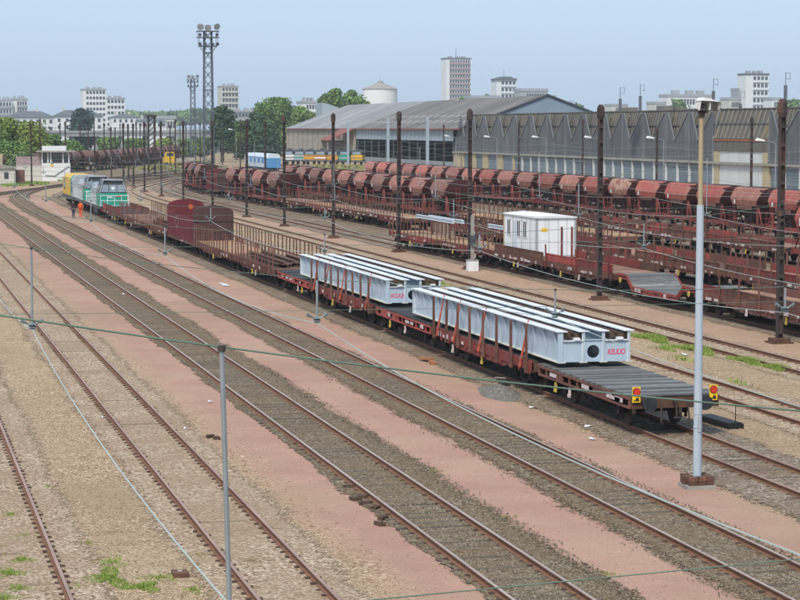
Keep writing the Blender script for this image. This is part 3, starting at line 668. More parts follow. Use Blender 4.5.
w9 = at_track(stake_wagon(15.0, 0, 0, M_PLANKD, M_RED, 14, panel=.5), TE, 203.0); tag(w9, 'maroon low-sided wagon coupled to the nearest green locomotive', 'wagon', 'wagons of the girder train')
# loads on the stake wagons
for k in range(9):
    x = -1.0 + .25*k; L = random.uniform(6, 11); y0 = random.uniform(116.6, 118.5)
    z = 1.30 + (.16 if k % 3 == 1 else 0)
    o = MB().box(-.10,.10,0,L,0,.04).box(-.012,.012,0,L,.04,.16).box(-.10,.10,0,L,.16,.20).build('steel_beam', M_RUST if k % 4 else M_WOODOLD, None, loc=(22.8+x, y0, z))
    o.rotation_euler = (0, 0, random.gauss(0, .012)); tag(o, 'rusty steel beam lying lengthwise in the load of the beam wagon', 'beam', 'rusty beams on the stake wagon')
for k, (y0, L, z, x) in enumerate([(171.5, 10, 1.33, -.9), (171, 11, 1.33, -.4), (172, 9, 1.33, .2), (170.5, 11, 1.5, -.6), (171.5, 10, 1.33, .8)]):
    o = MB().box(-.14,.14,0,L,0,.03).box(-.015,.015,0,L,.03,.25).box(-.14,.14,0,L,.25,.28).build('steel_beam', M_RUST, None, loc=(22.8+x, y0-7, z))
    tag(o, 'brown steel beam on the wagon just beyond the hooded wagon', 'beam', 'beams beyond the hooded wagon')

def girder(label, yc, text, tx, L=19.6):
    """blue-grey bridge deck: four plate girders with white top flanges, cross ends with a round hole"""
    root = tag(empty('bridge_girder', (22.85, yc, 1.46)), label, 'girder', 'bridge girders on the train')
    z1 = 1.06; XS = (-1.17, -.42, .28, 1.17)
    for i, x in enumerate(XS):
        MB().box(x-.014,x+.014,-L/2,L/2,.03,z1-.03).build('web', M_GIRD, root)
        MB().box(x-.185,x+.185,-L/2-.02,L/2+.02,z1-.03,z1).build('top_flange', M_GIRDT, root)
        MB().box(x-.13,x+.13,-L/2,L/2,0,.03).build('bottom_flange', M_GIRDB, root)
    n = 17; side = -1
    st = MB().prism([(0,.30),(-.135,z1-.04),(0,z1-.04)], -.012,.012,'y').mesh('stiffener', M_GIRD)
    for k in range(n): link('stiffener', st, root, (XS[0]-.014, -L/2+.55+(L-1.1)*k/(n-1), 0))
    s2 = MB().box(-.12,0,-.011,.011,.03,z1-.03).mesh('end_stiffener', M_GIRD)
    for e in (-1, 1): link('end_stiffener', s2, root, (XS[0]-.014, e*(L/2-.03), 0))
    # rail troughs between the girders
    for a, b in ((0, 1), (2, 3)):
        xc = (XS[a]+XS[b])/2; hw = (XS[b]-XS[a])/2-.02
        tr = MB()
        for k in range(int(L/.55)): y = -L/2+.3+k*.55; tr.box(xc-hw, xc+hw, y-.13, y+.13, .80, .97)
        tag(tr.build('cross_timbers', M_WOODOLD, root), kind='stuff')
        MB().box(xc-.05,xc+.05,-L/2+.1,L/2-.1,.97,1.03).build('guide_rail', M_RUST, root)
    for e in (-1, 1):
        y = e*(L/2-.06)
        # end diaphragm with a real round hole in the middle bay
        for a, b in ((0, 1), (2, 3)): MB().box(XS[a]+.02,XS[b]-.02,y-.012,y+.012,.03,.72).box(XS[a]+.02,XS[b]-.02,y-.07,y+.07,.72,.75,1).build('end_plate', [M_GIRD, M_GIRDT], root)
        x0, x1 = XS[1]+.02, XS[2]-.02; cx, cz, rr_ = (x0+x1)/2, .37, .215; z0, zt = .03, .74
        mb = MB(); m_ = 32; ring = []; outer = []
        for k in range(m_):
            t = 2*math.pi*k/m_; c, s = math.cos(t), math.sin(t); ring.append((cx+rr_*c, cz+rr_*s))
            kx = ((x1-cx) if c > 0 else (cx-x0))/max(1e-6, abs(c)); kz = ((zt-cz) if s > 0 else (cz-z0))/max(1e-6, abs(s)); q = min(kx, kz); outer.append((cx+q*c, cz+q*s))
        for yy in (y-.012, y+.012):
            b0 = len(mb.v); mb.v += [(p[0], yy, p[1]) for p in ring] + [(p[0], yy, p[1]) for p in outer]
            for k in range(m_): k2 = (k+1) % m_; mb.f.append((b0+k, b0+k2, b0+m_+k2, b0+m_+k)); mb.m.append(0)
        for k in range(m_): k2 = (k+1) % m_; mb.f.append((k, k2, 2*m_+k2, 2*m_+k)); mb.m.append(0)
        mb.box(x0, x1, y-.05, y+.05, .745, .77, 0)
        mb.build('holed_end_plate', M_GIRD, root)
        for x in XS: MB().box(x-.05,x+.05,y+e*.02-.012,y+e*.02+.012,.03,z1-.03).build('end_post', M_GIRDT, root)
        MB().box(-.75,-.55,y-.1,y+.1,.752,.83).box(.75,.95,y-.1,y+.1,.752,.83).build('bearing_pad', M_WHITE, root)
    MB().box(XS[0]+.02,XS[3]-.02,-L/2+.45,-L/2+.48,.03,.7).build('hole_shade_plate', M_HOLE, root)  # dark plate added behind the near hole to stand for the shade inside
    cu = bpy.data.curves.new('graffiti', 'FONT'); cu.body = text; cu.size = .33; cu.shear = .18; cu.offset = .007; cu.space_character = .93; cu.extrude = .001
    to = bpy.data.objects.new('graffiti_tmp', cu); me = bpy.data.meshes.new_from_object(to); me.name = 'graffiti'; me.materials.clear(); me.materials.append(M_PINKTAG)
    wd_ = max(v.co.x for v in me.vertices) - min(v.co.x for v in me.vertices); t = link('graffiti', me, root, (tx, -L/2+.06-.016, .26)); t.rotation_euler = (R(90), 0, 0); t.scale = (.62/wd_, .78, 1)
    bpy.data.objects.remove(to)
    for yy in (-6.5, -2, 2, 6.5): MB().box(-1.1,1.1,yy-.12,yy+.12,-.155,-.004).build('packing_timber', M_WOODOLD, root)
    return root
girder('blue-grey bridge girder with four white flanges nearest the camera', 75.35, 'KEUUO', .42)
girder('blue-grey bridge girder with white flanges farther up the train', 99.7, 'KCUUS', -1.08)

# hooded wagon
def hooded_wagon(L=14.0):
    root = empty('hooded_wagon'); W = 1.43; zs, za = 3.16, 3.74
    def arch(w, s, a, n=14, base=1.05):
        pts = [(-w, base), (-w, s)]
        for k in range(1, n): t = math.pi*(1-k/n); pts.append((w*math.cos(t)*(1.0), s+(a-s)*math.sin(t)**.85))
        return pts + [(w, s), (w, base)]
    for s in (-1, 1): MB().box(s*(W-.05)-.03, s*(W-.05)+.03, -L/2+.03, L/2-.03, 1.05, 2.75).build('side_wall', M_HOOD, root)
    MB().box(-W+.1,W-.1,-L/2+.03,L/2-.03,1.1,1.2).build('floor', M_BRNFLOOR, root)
    for e, mm in ((-1, M_HOODB), (1, M_HOOD)):
        p = MB().prism(arch(W, zs, za)[::-1], e*(L/2-.14)-.16, e*(L/2-.14)+.16, 'y').build('end_wall', mm, root)
        if e < 0:
            for z in (1.75, 2.55): MB().box(-W+.01,W-.01,-L/2-.035,-L/2+.0,z,z+.07).build('end_rib', M_DARK, p)
            for x in (-.62, .15): MB().box(x-.03,x+.03,-L/2-.03,-L/2+.0,1.1,3.3).build('end_post', M_HOODB, p)
            MB().add([(-W+.004,-L/2-.006,1.1),(-.66,-L/2-.006,1.1),(-.66,-L/2-.006,3.52),(-1.1,-L/2-.006,3.36),(-W+.004,-L/2-.006,3.14)],[(0,1,2,3,4)]).build('red_end_panel', M_HOODR, p)
    for k in range(15):
        y = -L/2+.9+(L-1.8)*k/14; MB().box(-W-.02,-W+.03,y-.045,y+.045,1.1,2.72).build('side_rib', M_HOOD, root)
    # faded ring and orange spot on the hood flank
    rg = MB(); cy, cz = L*.10, 2.25
    for k in range(24):
        a, b = 2*math.pi*k/24, 2*math.pi*(k+1)/24; f = 2.1
        rg.add([(-W-.004, cy+f*.42*math.cos(a), cz+.42*math.sin(a)), (-W-.004, cy+f*.42*math.cos(b), cz+.42*math.sin(b)), (-W-.004, cy+f*.36*math.cos(b), cz+.36*math.sin(b)), (-W-.004, cy+f*.36*math.cos(a), cz+.36*math.sin(a))], [(0,1,2,3)])
    rg.build('faded_ring_mark', M_LINE, root)
    MB().cyl((.35,L/2-.32,3.15),(.35,L/2-.29,3.15),.2,12).build('orange_spot', M_ORANGE, root)
    for s in (-1, 1): MB().box(s*1.36-.05,s*1.36+.05,-L/2,L/2,.86,1.05).build('side_beam', M_BROWNRED, root)
    underframe(root, L); ends(root, L, hook=False)
    for y in (-L/2+1.9, L/2-1.9): bogie(root, y)
    rr = random.Random(4); plates(root, L, rr, x=-1.42, z=.9, n=3, dz=.12)
    return root
hw = at_track(hooded_wagon(), TE, 154.5); tag(hw, 'tall maroon wagon with two arched end walls, the near one brown', 'wagon', 'wagons of the girder train')

# ------------------------------------------------------------------ locomotives
def shunter(body, grey, label, yc, big=True):
    root = tag(empty('locomotive'), label, 'locomotive', 'locomotives heading the girder train'); L = 14.6
    MB().box(-1.45,1.45,-L/2,L/2,1.05,1.35).build('frame', M_LDARK, root)
    MB().box(-1.47,1.47,-L/2+.02,L/2-.02,1.352,1.40).build('walkway', M_LGREY, root)
    for y in (-4.2, 4.2): bogie(root, y, 2.4)
    MB().box(-1.2,1.2,-2.2,2.2,.45,1.04).build('fuel_tank', M_LDARK, root)
    # short platform, cab, then long hood
    cab = MB(); y0, y1 = -L/2+1.5, -L/2+4.2
    prof = [(-1.42,1.40),(1.42,1.40),(1.42,2.65),(1.22,3.55),(.95,3.92),(-.95,3.92),(-1.22,3.55),(-1.42,2.65)]
    cab.prism([(p, q) for p, q in prof], y0, y1, 'y'); c = cab.build('cab', M_LDARK, root)
    MB().prism([(-1.43,1.41),(1.43,1.41),(1.43,2.62),(-1.43,2.62)], y0-.03, y1+.03, 'y').build('cab_lower_panel', body, root)
    for x0, x1 in ((-1.2,-.45),(-.38,.38),(.45,1.2)): MB().box(x0,x1,y0-.035,y0-.005,2.72,3.46).build('windscreen', M_GLASSP, c)
    MB().box(-.16,.16,y0-.06,y0-.036,2.95,3.25).build('destination_plate', M_WHITE, c)
    for s in (-1, 1): MB().prism([(y0+.35,2.72),(y1-.35,2.72),(y1-.4,3.4),(y0+.4,3.4)], s*1.30-.06, s*1.30+.06, 'x').build('side_window', M_GLASSP, c)
    MB().box(-1.0,1.0,y0-.2,y1+.15,3.925,4.0).build('cab_roof', M_LGREY, root)
    MB().bar((-1.35,y0-.05,2.7),(-.98,y0-.05,3.95),.09,.09).bar((1.35,y0-.05,2.7),(.98,y0-.05,3.95),.09,.09).build('cab_pillars', M_LGREY, c)
    MB().box(-.55,-.05,y0-.036,y0-.031,2.15,2.28).build('number_plate', M_WHITE, root)
    MB().box(.35,.85,y0-.036,y0-.031,2.25,2.38).build('emblem_plate', M_SIGRED, root)
    hp = [(-1.05,1.40),(1.05,1.40),(1.05,2.9),(.75,3.35),(-.75,3.35),(-1.05,2.9)]
    MB().prism(hp, y1+.01, y1+3.4, 'y').build('hood_panel', body, root)
    MB().prism([(p*1.01, q+.02) for p, q in hp], y1+3.4, L/2-1.0, 'y').build('long_hood', grey, root)
    for k in range(7): MB().box(-1.08,-1.065,y1+3.7+k*.75,y1+4.25+k*.75,1.7,2.8).build('hood_door', M_LGREY, root)
    MB().cyl((0,y1+4,3.36),(0,y1+4,3.85),.2,10).box(-.5,.5,y1+5.2,y1+6.6,3.37,3.6).build('exhaust', M_LDARK, root)
    rl = MB()
    for e in (-1, 1):
        ye = e*(L/2-.04)
        for z in (1.9, 2.42): rl.cyl((-1.4,ye,z),(1.4,ye,z),.028,6)
        for x in (-1.4,-.7,0,.7,1.4): rl.cyl((x,ye,1.38),(x,ye,2.42),.028,6)
        for s in (-1, 1): rl.cyl((s*1.42,ye,2.42),(s*1.42,ye-e*1.4,2.42),.028,6)
    for s in (-1, 1):
        rl.cyl((s*1.42,y1+.2,2.3),(s*1.42,L/2,2.3),.025,6)
        for k in range(6): rl.cyl((s*1.42,y1+.3+k*1.6,1.4),(s*1.42,y1+.3+k*1.6,2.3),.025,6)
    rl.build('handrail', M_WHITE, root)
    for x in (-1.1, 1.1): MB().cyl((x,-L/2-.02,1.55),(x,-L/2+.08,1.55),.12,10).build('headlight', M_LAMP, root)
    ends(root, L, hook=False, cm=M_SIGRED)
    return at_track(root, TE, yc)
shunter(M_GREEN, M_LGREY, 'green locomotive with black cab and white railing nearest the wagons', 219.6)
shunter(M_GREEN, M_LGREY, 'grey and green locomotive in the middle of the three', 234.9)
yl = tag(empty('locomotive'), 'yellow and grey locomotive at the far head of the train', 'locomotive', 'locomotives heading the girder train')
MB().box(-1.45,1.45,-7,7,.95,1.35).build('frame', M_LDARK, yl)
MB().prism([(-1.42,1.35),(1.42,1.35),(1.42,3.3),(1.0,3.75),(-1.0,3.75),(-1.42,3.3)], -3.6, 6.8, 'y').build('cab', M_LYEL, yl)
MB().prism([(-1.44,1.35),(1.44,1.35),(1.44,3.3),(1.02,3.77),(-1.02,3.77),(-1.44,3.3)], -4.4, -3.6, 'y').build('green_band', M_GREEN, yl)
MB().prism([(-1.40,1.35),(1.40,1.35),(1.40,3.2),(.95,3.8),(-.95,3.8),(-1.40,3.2)], -6.8, -4.4, 'y').build('hood', M_LGREY, yl)
MB().box(-1.43,-1.41,3.4,5.6,1.9,2.9).build('side_grille', M_LDARK, yl)
MB().box(-1.45,-1.43,3.7,5.3,2.1,2.75).build('side_window', M_BLUEGREY, yl)
for k in range(2): MB().box(-1.415,-1.40,-6.5+k*1.1,-5.6+k*1.1,1.8,3.0).build('side_panel', M_LDARK if k % 2 else M_LGREY, yl)
for y in (-4.2, 4.2): bogie(yl, y, 2.4)
ends(yl, 14, hook=False); at_track(yl, TE, 250.2)

# ------------------------------------------------------------------ people beside the locomotives
def person(label, x, y, top, legs, pose, h=1.74):
    root = tag(empty('person', (x, y, 0.0)), label, 'person'); k = h/1.74
    def skin(name, pts, edges, m, roots):
        me = bpy.data.meshes.new(name); me.from_pydata([tuple(Vector(p[:3])*k) for p in pts], edges, []); me.materials.append(m)
        o = link(name, me, root); md = o.modifiers.new('skin', 'SKIN'); sd_ = o.modifiers.new('sub', 'SUBSURF'); sd_.levels = 1; sd_.render_levels = 2
        for i, p in enumerate(pts): me.skin_vertices[0].data[i].radius = (p[3]*k, p[4]*k); me.skin_vertices[0].data[i].use_root = i in roots
        return o
    a = pose
    skin('body', [(0,0,.95,.15,.11),(0,0,1.15,.145,.10),(0,0,1.36,.18,.11),(0,0,1.47,.08,.07),(0,-.01,1.56,.055,.055),(0,-.02,1.66,.085,.095),(0,-.01,1.73,.06,.07),
        (-.19,0,1.41,.06,.06),(-.24,.02-a*.03,1.13,.045,.045),(-.25,-.06-a*.05,.90,.036,.036),(-.255,-.09-a*.05,.82,.042,.022),
        (.19,0,1.41,.06,.06),(.24,.02+a*.03,1.13,.045,.045),(.25,-.04+a*.1,.90,.036,.036),(.255,-.06+a*.1,.82,.042,.022)],
        [(0,1),(1,2),(2,3),(3,4),(4,5),(5,6),(2,7),(7,8),(8,9),(9,10),(2,11),(11,12),(12,13),(13,14)], top, [0])
    skin('trousers', [(0,0,.98,.15,.11),(-.09,0,.88,.095,.10),(-.10,-a*.10,.50,.065,.07),(-.105,-a*.16,.10,.05,.05),(-.11,-a*.16-.12,.05,.045,.035),(.09,0,.88,.095,.10),(.10,a*.06,.50,.065,.07),(.105,a*.16,.10,.05,.05),(.11,a*.16-.12,.05,.045,.035)],
        [(0,1),(1,2),(2,3),(3,4),(0,5),(5,6),(6,7),(7,8)], legs, [0])
    hd = MB().cyl((0,-.02,1.55),(0,-.02,1.60),.06,12,0,.085).cyl((0,-.02,1.60),(0,-.02,1.70),.088,12,0,.09).cyl((0,-.02,1.70),(0,-.02,1.765),.092,12,1,.06)
    hd.box(-.015,.015,-.125,-.10,1.62,1.655).box(-.05,-.02,-.112,-.105,1.655,1.67,1).box(.02,.05,-.112,-.105,1.655,1.67,1).box(-.03,.03,-.112,-.106,1.59,1.60,1).box(-.105,-.09,-.03,.0,1.62,1.67).box(.09,.105,-.03,.0,1.62,1.67)
    for v in range(len(hd.v)): hd.v[v] = tuple(Vector(hd.v[v])*k*1.002)
    hd.build('head', [M_SKIN, M_HAIR], root)
    hn = MB()
    for s in (-1, 1):
        yy = (-.09-a*.05) if s < 0 else (-.06+a*.1)
        for q in range(4): hn.cyl((s*.255+(q-1.5)*.0, yy-.03+q*.018, .83),(s*.25, yy-.03+q*.018, .735+.01*abs(q-1.5)),.010,5)
        hn.cyl((s*.25,yy-.045,.82),(s*.235,yy-.075,.77),.011,5)
    for v in range(len(hn.v)): hn.v[v] = tuple(Vector(hn.v[v])*k)
    hn.build('hands', M_SKIN, root)
    return root
p1 = person('person in dark jacket and blue trousers walking beside the locomotives', 19.0, 216.2, M_JACKET, M_JEANS, .8)
p2 = person('person in orange work clothes walking beside the locomotives', 19.9, 218.0, M_HIVIS, M_HIVIS, -.7, 1.72)
p1.rotation_euler.z = R(12); p2.rotation_euler.z = R(-20)

# ------------------------------------------------------------------ hopper wagons
def hopper_loft(levels):
    """levels: (half width, z, half length) from top to bottom"""
    mb = MB(); k = 0
    for w, z, l in levels: mb.v += [(-w,-l,z),(w,-l,z),(w,l,z),(-w,l,z)]
    for i in range(len(levels)-1):
        a, b = 4*i, 4*i+4
        mb.f += [(a,a+3,b+3,b),(a+2,a+1,b+1,b+2)]; mb.m += [0, 0]
        mb.f += [(a+1,a,b,b+1),(a+3,a+2,b+2,b+3)]; mb.m += [1, 1]
    return mb
BARREL = [(.55,4.24,3.2),(.95,4.10,3.14),(1.38,3.42,2.86),(1.45,3.20,2.76),(1.38,2.74,2.46)]
def hopper(paint, graffiti=False):
    root = empty('hopper_wagon'); L = 6.9
    b = hopper_loft(BARREL); b.f.append((0,1,2,3)); b.m.append(1)
    bo = b.build('barrel', [paint, M_HOPD], root)
    for e in (-1, 1):
        MB().box(-1.3,1.3,e*3.06-.04,e*3.06+.04,3.95,4.12).build('end_rim', M_HOPD, bo)
    MB().box(-.5,.5,-2.6,2.6,4.205,4.27).build('roof_walk', M_DARK, bo)
    c = hopper_loft([(1.30,2.735,2.2),(.85,1.75,1.2),(.5,1.28,.7)]); c.build('chute', [M_HOPD, M_HOPD], root)
    for s in (-1.355, 1.355): MB().box(s-.015,s+.015,-1.5,1.5,2.42,2.72).build('lettering_panel', M_BROWNRED, root)
    for s in (-1, 1):
        MB().box(s*1.2-.09,s*1.2+.09,-L/2,L/2,.98,1.28).build('sole_bar', M_RED, root)
    for e in (-1, 1):
        mb = MB()
        for s in (-1, 1):
            mb.box(s*1.18-.07,s*1.18+.07,e*2.35-.08,e*2.35+.08,1.28,2.95); mb.bar((s*1.18,e*3.25,1.3),(s*1.1,e*2.3,2.7),.09,.09)
            mb.cyl((s*1.3,e*3.35,1.28),(s*1.3,e*3.35,2.3),.025,5)
        mb.cyl((-1.3,e*3.35,2.3),(1.3,e*3.35,2.3),.025,5); mb.cyl((-1.3,e*3.35,1.8),(1.3,e*3.35,1.8),.02,5)
        mb.box(-1.25,1.25,e*3.0-.4,e*3.0+.4,1.285,1.32)
        for s in (-.35, .0):
            mb.cyl((s,e*3.1,1.3),(s,e*2.85,4.1),.022,5)
        for q in range(8): z = 1.5+q*.32; mb.cyl((-.35,e*(3.08-.035*q),z),(0,e*(3.08-.035*q),z),.016,4)
        mb.build('end_platform', M_RED, root)
    mb = MB(); rr = random.Random(5)
    for k in range(14):
        s = rr.choice((-1, 1)); y = rr.uniform(-2.2,2.2); z = rr.uniform(1.2,2.1); mb.box(s*rr.uniform(.9,1.25)-.06, s*1.15+.08, y-.12, y+.12, z-.1, z+.12)
    for s in (-1, 1):
        mb.cyl((s*1.28,-1.5,1.7),(s*1.28,1.5,1.7),.03,6); mb.cyl((s*1.22,-2.2,2.1),(s*1.22,2.2,2.1),.03,6)
        for y in (-1.2, 0, 1.2): mb.bar((s*1.28,y,1.3),(s*1.15,y+.25,2.4),.06,.06)
        mb.cyl((s*1.3,.6,1.55),(s*1.36,.6,1.55),.24,12)
    mb.build('discharge_gear', M_DARK, root)
    for y in (-2.0, 2.0): wheelset(root, y)
    ends(root, L, hook=False, cm=M_RED)
    MB().box(-1.452,-1.446,1.75,2.02,2.85,3.18).build('white_label', M_WHITE, root)
    if graffiti:
        g = MB(); r2 = random.Random(12); p = Vector((-1.462, 1.9, 3.2))
        for k in range(26):
            q = Vector((-1.465, 1.9 - k*.095 + r2.uniform(-.25,.25), 3.25 + r2.uniform(-.22,.30))); g.bar(p, q, .05, .05); p = q
        g.build('graffiti', M_WHITE, root)
    return root
HOPS = [hopper(M_HOP), hopper(M_HOPF), hopper(M_HOPT), hopper(M_HOPB)]
used = set()
def put_hopper(kind, pts, y, label, group):
    p = HOPS[kind]
    if kind in used: o = copy_tree(p)
    else:
        for q in p.children_recursive: o_children(q)
        o_children(p); o = None
    if o is None: o = copy_tree(p)
    at_track(o, pts, y); tag(o, label, 'hopper wagon', group); used.add(kind); return o
kinds = [0,1,0,0,2,0,0,1,0,1,1,0,1,1,1,0,1,1,0,1]
for i in range(20):
    k = kinds[i] if i != 5 else 2
    if i == 4: k = 0
    put_hopper(k, TM, 155.9 + 7.75*i, 'red hopper wagon, %s from the right before the grey shed' % ORD[i] if k != 2 else 'red hopper with peeled cream patches, %s from the right before the grey shed' % ORD[i], 'long row of red hoppers before the shed')
for i in range(10):
    put_hopper([3,1,1,3,1,1,1,3,1,1][i], TL, 195.6 + 8.6*i, 'faded brown hopper wagon, %s from the near end of the mid-yard row' % ORD[i], 'mid-yard row of brown hoppers')
for i in range(4):
    put_hopper([3,1,1,1][i], TI, 236.2 + 9.2*i, 'brown hopper wagon, %s beyond the far stake wagons' % ORD[i], 'hoppers beyond the far stake wagons')
for i in range(3):
    put_hopper(3, TI, 291 + 9.0*i, 'dark brown hopper, %s of the lone group left of the lighting tower' % ORD[i], 'lone hopper group')
hg = hopper(M_HOP, True); at_track(hg, TJ, 124.6); tag(hg, 'red hopper wagon with white graffiti at the right edge', 'hopper wagon', 'hoppers in the yard')
for h in HOPS:
    for c in list(h.children_recursive): bpy.data.objects.remove(c)
    bpy.data.objects.remove(h)
hw2 = at_track(hooded_wagon(9.0), TI, 277.5); tag(hw2, 'maroon wagon with arched ends among the brown hoppers below the lighting tower', 'wagon')
# far curved row: small, one mesh each
def far_hopper_mesh():
    mb = hopper_loft(BARREL); mb.f.append((0,1,2,3)); mb.m.append(1)
    c = hopper_loft([(1.30,2.735,2.2),(.85,1.75,1.2),(.5,1.28,.7)]); mb.add(c.v, c.f, 1)
    for s in (-1, 1): mb.box(s*1.2-.09,s*1.2+.09,-3.45,3.45,.95,1.28,1)
    mb.box(-1.2,1.2,-3.4,3.4,.9,1.2,2)
    for e in (-1, 1):
        for s in (-1, 1): mb.box(s*1.18-.08,s*1.18+.08,e*2.35-.08,e*2.35+.08,1.28,2.9,1); mb.cyl((s*.6,e*2,.63),(s*.82,e*2,.63),.46,12,2); mb.cyl((s*.875,e*3.4,1.06),(s*.875,e*3.8,1.06),.2,8,2)
    return mb.mesh('far_hopper', [M_HOPB, M_HOPD, M_DARK])
FH = [far_hopper_mesh()]
m2 = FH[0].copy(); m2.materials[0] = M_HOPF; FH.append(m2)
acc = 0.0; kP = resample(smooth_pts(TK)); nxt = 3.0; cnt = 0; tr_b = [(p.x, p.y) for p in kP]
for a, b in zip(kP, kP[1:]):
    L_ = (b - a).length
    while nxt <= acc + L_ and cnt < 28:
        q = a + (b - a) * ((nxt - acc) / L_); t = (b - a).normalized()
        o = link('hopper_wagon', FH[cnt % 2]); o.location = (q.x, q.y, 0); o.rotation_euler = (0, 0, -math.atan2(t.x, t.y))
        tag(o, 'brown hopper, %s from the left in the far row behind the cabin' % ORD[cnt], 'hopper wagon', 'far curved row of hoppers'); cnt += 1; nxt += 8.6
    acc += L_

# ------------------------------------------------------------------ the train with the white cabin (track H)
wa = at_track(stake_wagon(17.0, 8, 1.05, M_BRNFLOOR, M_BROWNRED, 21, sidez=(.88,1.28), panel=.34, stake_m=M_BROWNRED, labels=9), TH, 87.2); tag(wa, 'rust-brown stake wagon in front of the red rows at the right edge', 'wagon', 'wagons of the white cabin train')
ww = tag(empty('well_wagon'), 'well wagon with sunken grey plank deck in the white cabin train', 'wagon', 'wagons of the white cabin train'); Lw = 11.0
prof = [(-5.5,1.35),(-4.1,1.35),(-3.2,.78),(3.2,.78),(4.1,1.35),(5.5,1.35)]
for a, b in zip(prof, prof[1:]):
    n = max(3, int(math.hypot(b[0]-a[0], b[1]-a[1])/.22))
    for k in range(n):
        u, v = (k+.04)/n, (k+.96)/n; p = (a[0]+(b[0]-a[0])*u, a[1]+(b[1]-a[1])*u); q = (a[0]+(b[0]-a[0])*v, a[1]+(b[1]-a[1])*v)
        MB().prism([(p[0],p[1]),(q[0],q[1]),(q[0],q[1]-.06),(p[0],p[1]-.06)][::-1], -1.36, 1.36, 'x').build('deck_plank', M_PLANK, ww)
for s in (-1, 1):
    pr = [(y, z+.03) for y, z in prof] + [(y, z-.26) for y, z in prof[::-1]]
    mb = MB()
    for (a, b) in zip(prof, prof[1:]): mb.prism([(a[0],a[1]+.03),(b[0],b[1]+.03),(b[0],b[1]-.10),(a[0],a[1]-.10)][::-1], s*1.40-.035, s*1.40+.035, 'x'); mb.prism([(a[0],a[1]-.17),(b[0],b[1]-.17),(b[0],b[1]-.26),(a[0],a[1]-.26)][::-1], s*1.40-.03, s*1.40+.03, 'x')
    for y in np.linspace(-3, 3, 7): mb.box(s*1.40-.032,s*1.40+.032,y-.06,y+.06,.6,.7)
    mb.build('side_frame', M_RED2, ww)
for y in (-4.7, 4.7): bogie(ww, y, 1.5)
ends(ww, Lw, hook=False); rr = random.Random(31)
for y in (1.9, 2.4, -1.8): MB().box(-1.446,-1.436,y,y+.35,.56,.76).build('stencil_plate', M_PLATE, ww)
for y in (5.0, -4.9): MB().cyl((-1.46,y,1.02),(-1.43,y,1.02),.15,12).build('brake_wheel', M_YELP, ww)
at_track(ww, TH, 102.0)
wb_ = at_track(stake_wagon(11.4, 3, 1.0, M_BRNFLOOR, M_RED2, 22, panel=.46, labels=9, stake_m=M_RED), TH, 114.2); tag(wb_, 'low-sided red wagon between the well wagon and the white cabin', 'wagon', 'wagons of the white cabin train')
wc = at_track(stake_wagon(9.9, 0, 1.0, M_BRNFLOOR, M_RED2, 23, panel=.46, labels=9), TH, 125.4); tag(wc, 'low-sided red wagon carrying the white cabin', 'wagon', 'wagons of the white cabin train')
wd = at_track(stake_wagon(13.0, 12, 1.2, M_TANFLOOR, M_RED, 24, labels=8, stake_m=M_BROWNRED), TH, 137.6); tag(wd, 'stake wagon with tan floor next to the white cabin', 'wagon', 'wagons of the white cabin train')
we = at_track(stake_wagon(13.0, 12, 1.2, M_TANFLOOR, M_RED, 25, labels=8, stake_m=M_BROWNRED), TH, 151.4); tag(we, 'stake wagon with tan floor at the far end of the white cabin train', 'wagon', 'wagons of the white cabin train')
# white cabin
wcx = interp(TH, 125)
ca = tag(empty('white_cabin', (wcx, 125.4, 1.30)), 'white site cabin with narrow windows standing on a red wagon', 'cabin')
MB().box(-1.25,1.25,-3.4,3.4,.05,2.42).build('wall', M_WHITE, ca)
MB().prism([(-1.32,2.42),(1.32,2.42),(1.32,2.50),(0,2.62),(-1.32,2.50)], -3.5, 3.5, 'y').build('roof', M_WHITE, ca)
for y in (2.35, .25, -1.05):
    wdw = MB().box(-1.276,-1.245,y-.40,y-.32,1.1,2.17).box(-1.276,-1.245,y+.31,y+.39,1.1,2.17).box(-1.276,-1.245,y-.05,y+.03,1.16,2.11).box(-1.276,-1.245,y-.40,y+.39,1.08,1.16).box(-1.276,-1.245,y-.40,y+.39,2.11,2.19).build('window', M_WHITE, ca)
    for q in (-.18, .17): MB().box(-1.268,-1.252,y+q-.135,y+q+.135,1.17,2.10).build('pane', M_GLASS, wdw)
for x in (-.45, .15, .7): MB().box(x-.015,x+.015,-3.408,-3.398,.08,2.4).build('end_joint', M_BGREY, ca)
MB().box(-1.26,1.26,-3.42,-3.398,.05,.16).build('base_rail', M_BGREY, ca)
for y in (1.5, -.4, -2.2): MB().box(-1.272,-1.251,y-.03,y+.03,.1,2.4).build('panel_joint', M_BGREY, ca)
MB().box(-1.265,-1.252,.62,1.35,.1,2.1).build('door', M_COACHW, ca)
for q in (-1.22, 1.22): MB().box(q-.06,q+.06,-3.43,-3.3,.05,2.42).build('corner_post', M_BGREY, ca)
MB().box(-.95,-.55,-3.412,-3.401,1.6,1.82).build('yellow_notice', M_YEL, ca)
for x in (.35, 1.0): MB().box(x-.05,x+.05,-3.48,-3.41,-.02,1.9).build('end_stake', M_RED, ca)
MB().box(-1.30,-1.26,3.35,3.43,0,2.4).box(-1.0,1.0,3.405,3.46,.05,2.4).build('olive_end', M_YBRICK, ca)
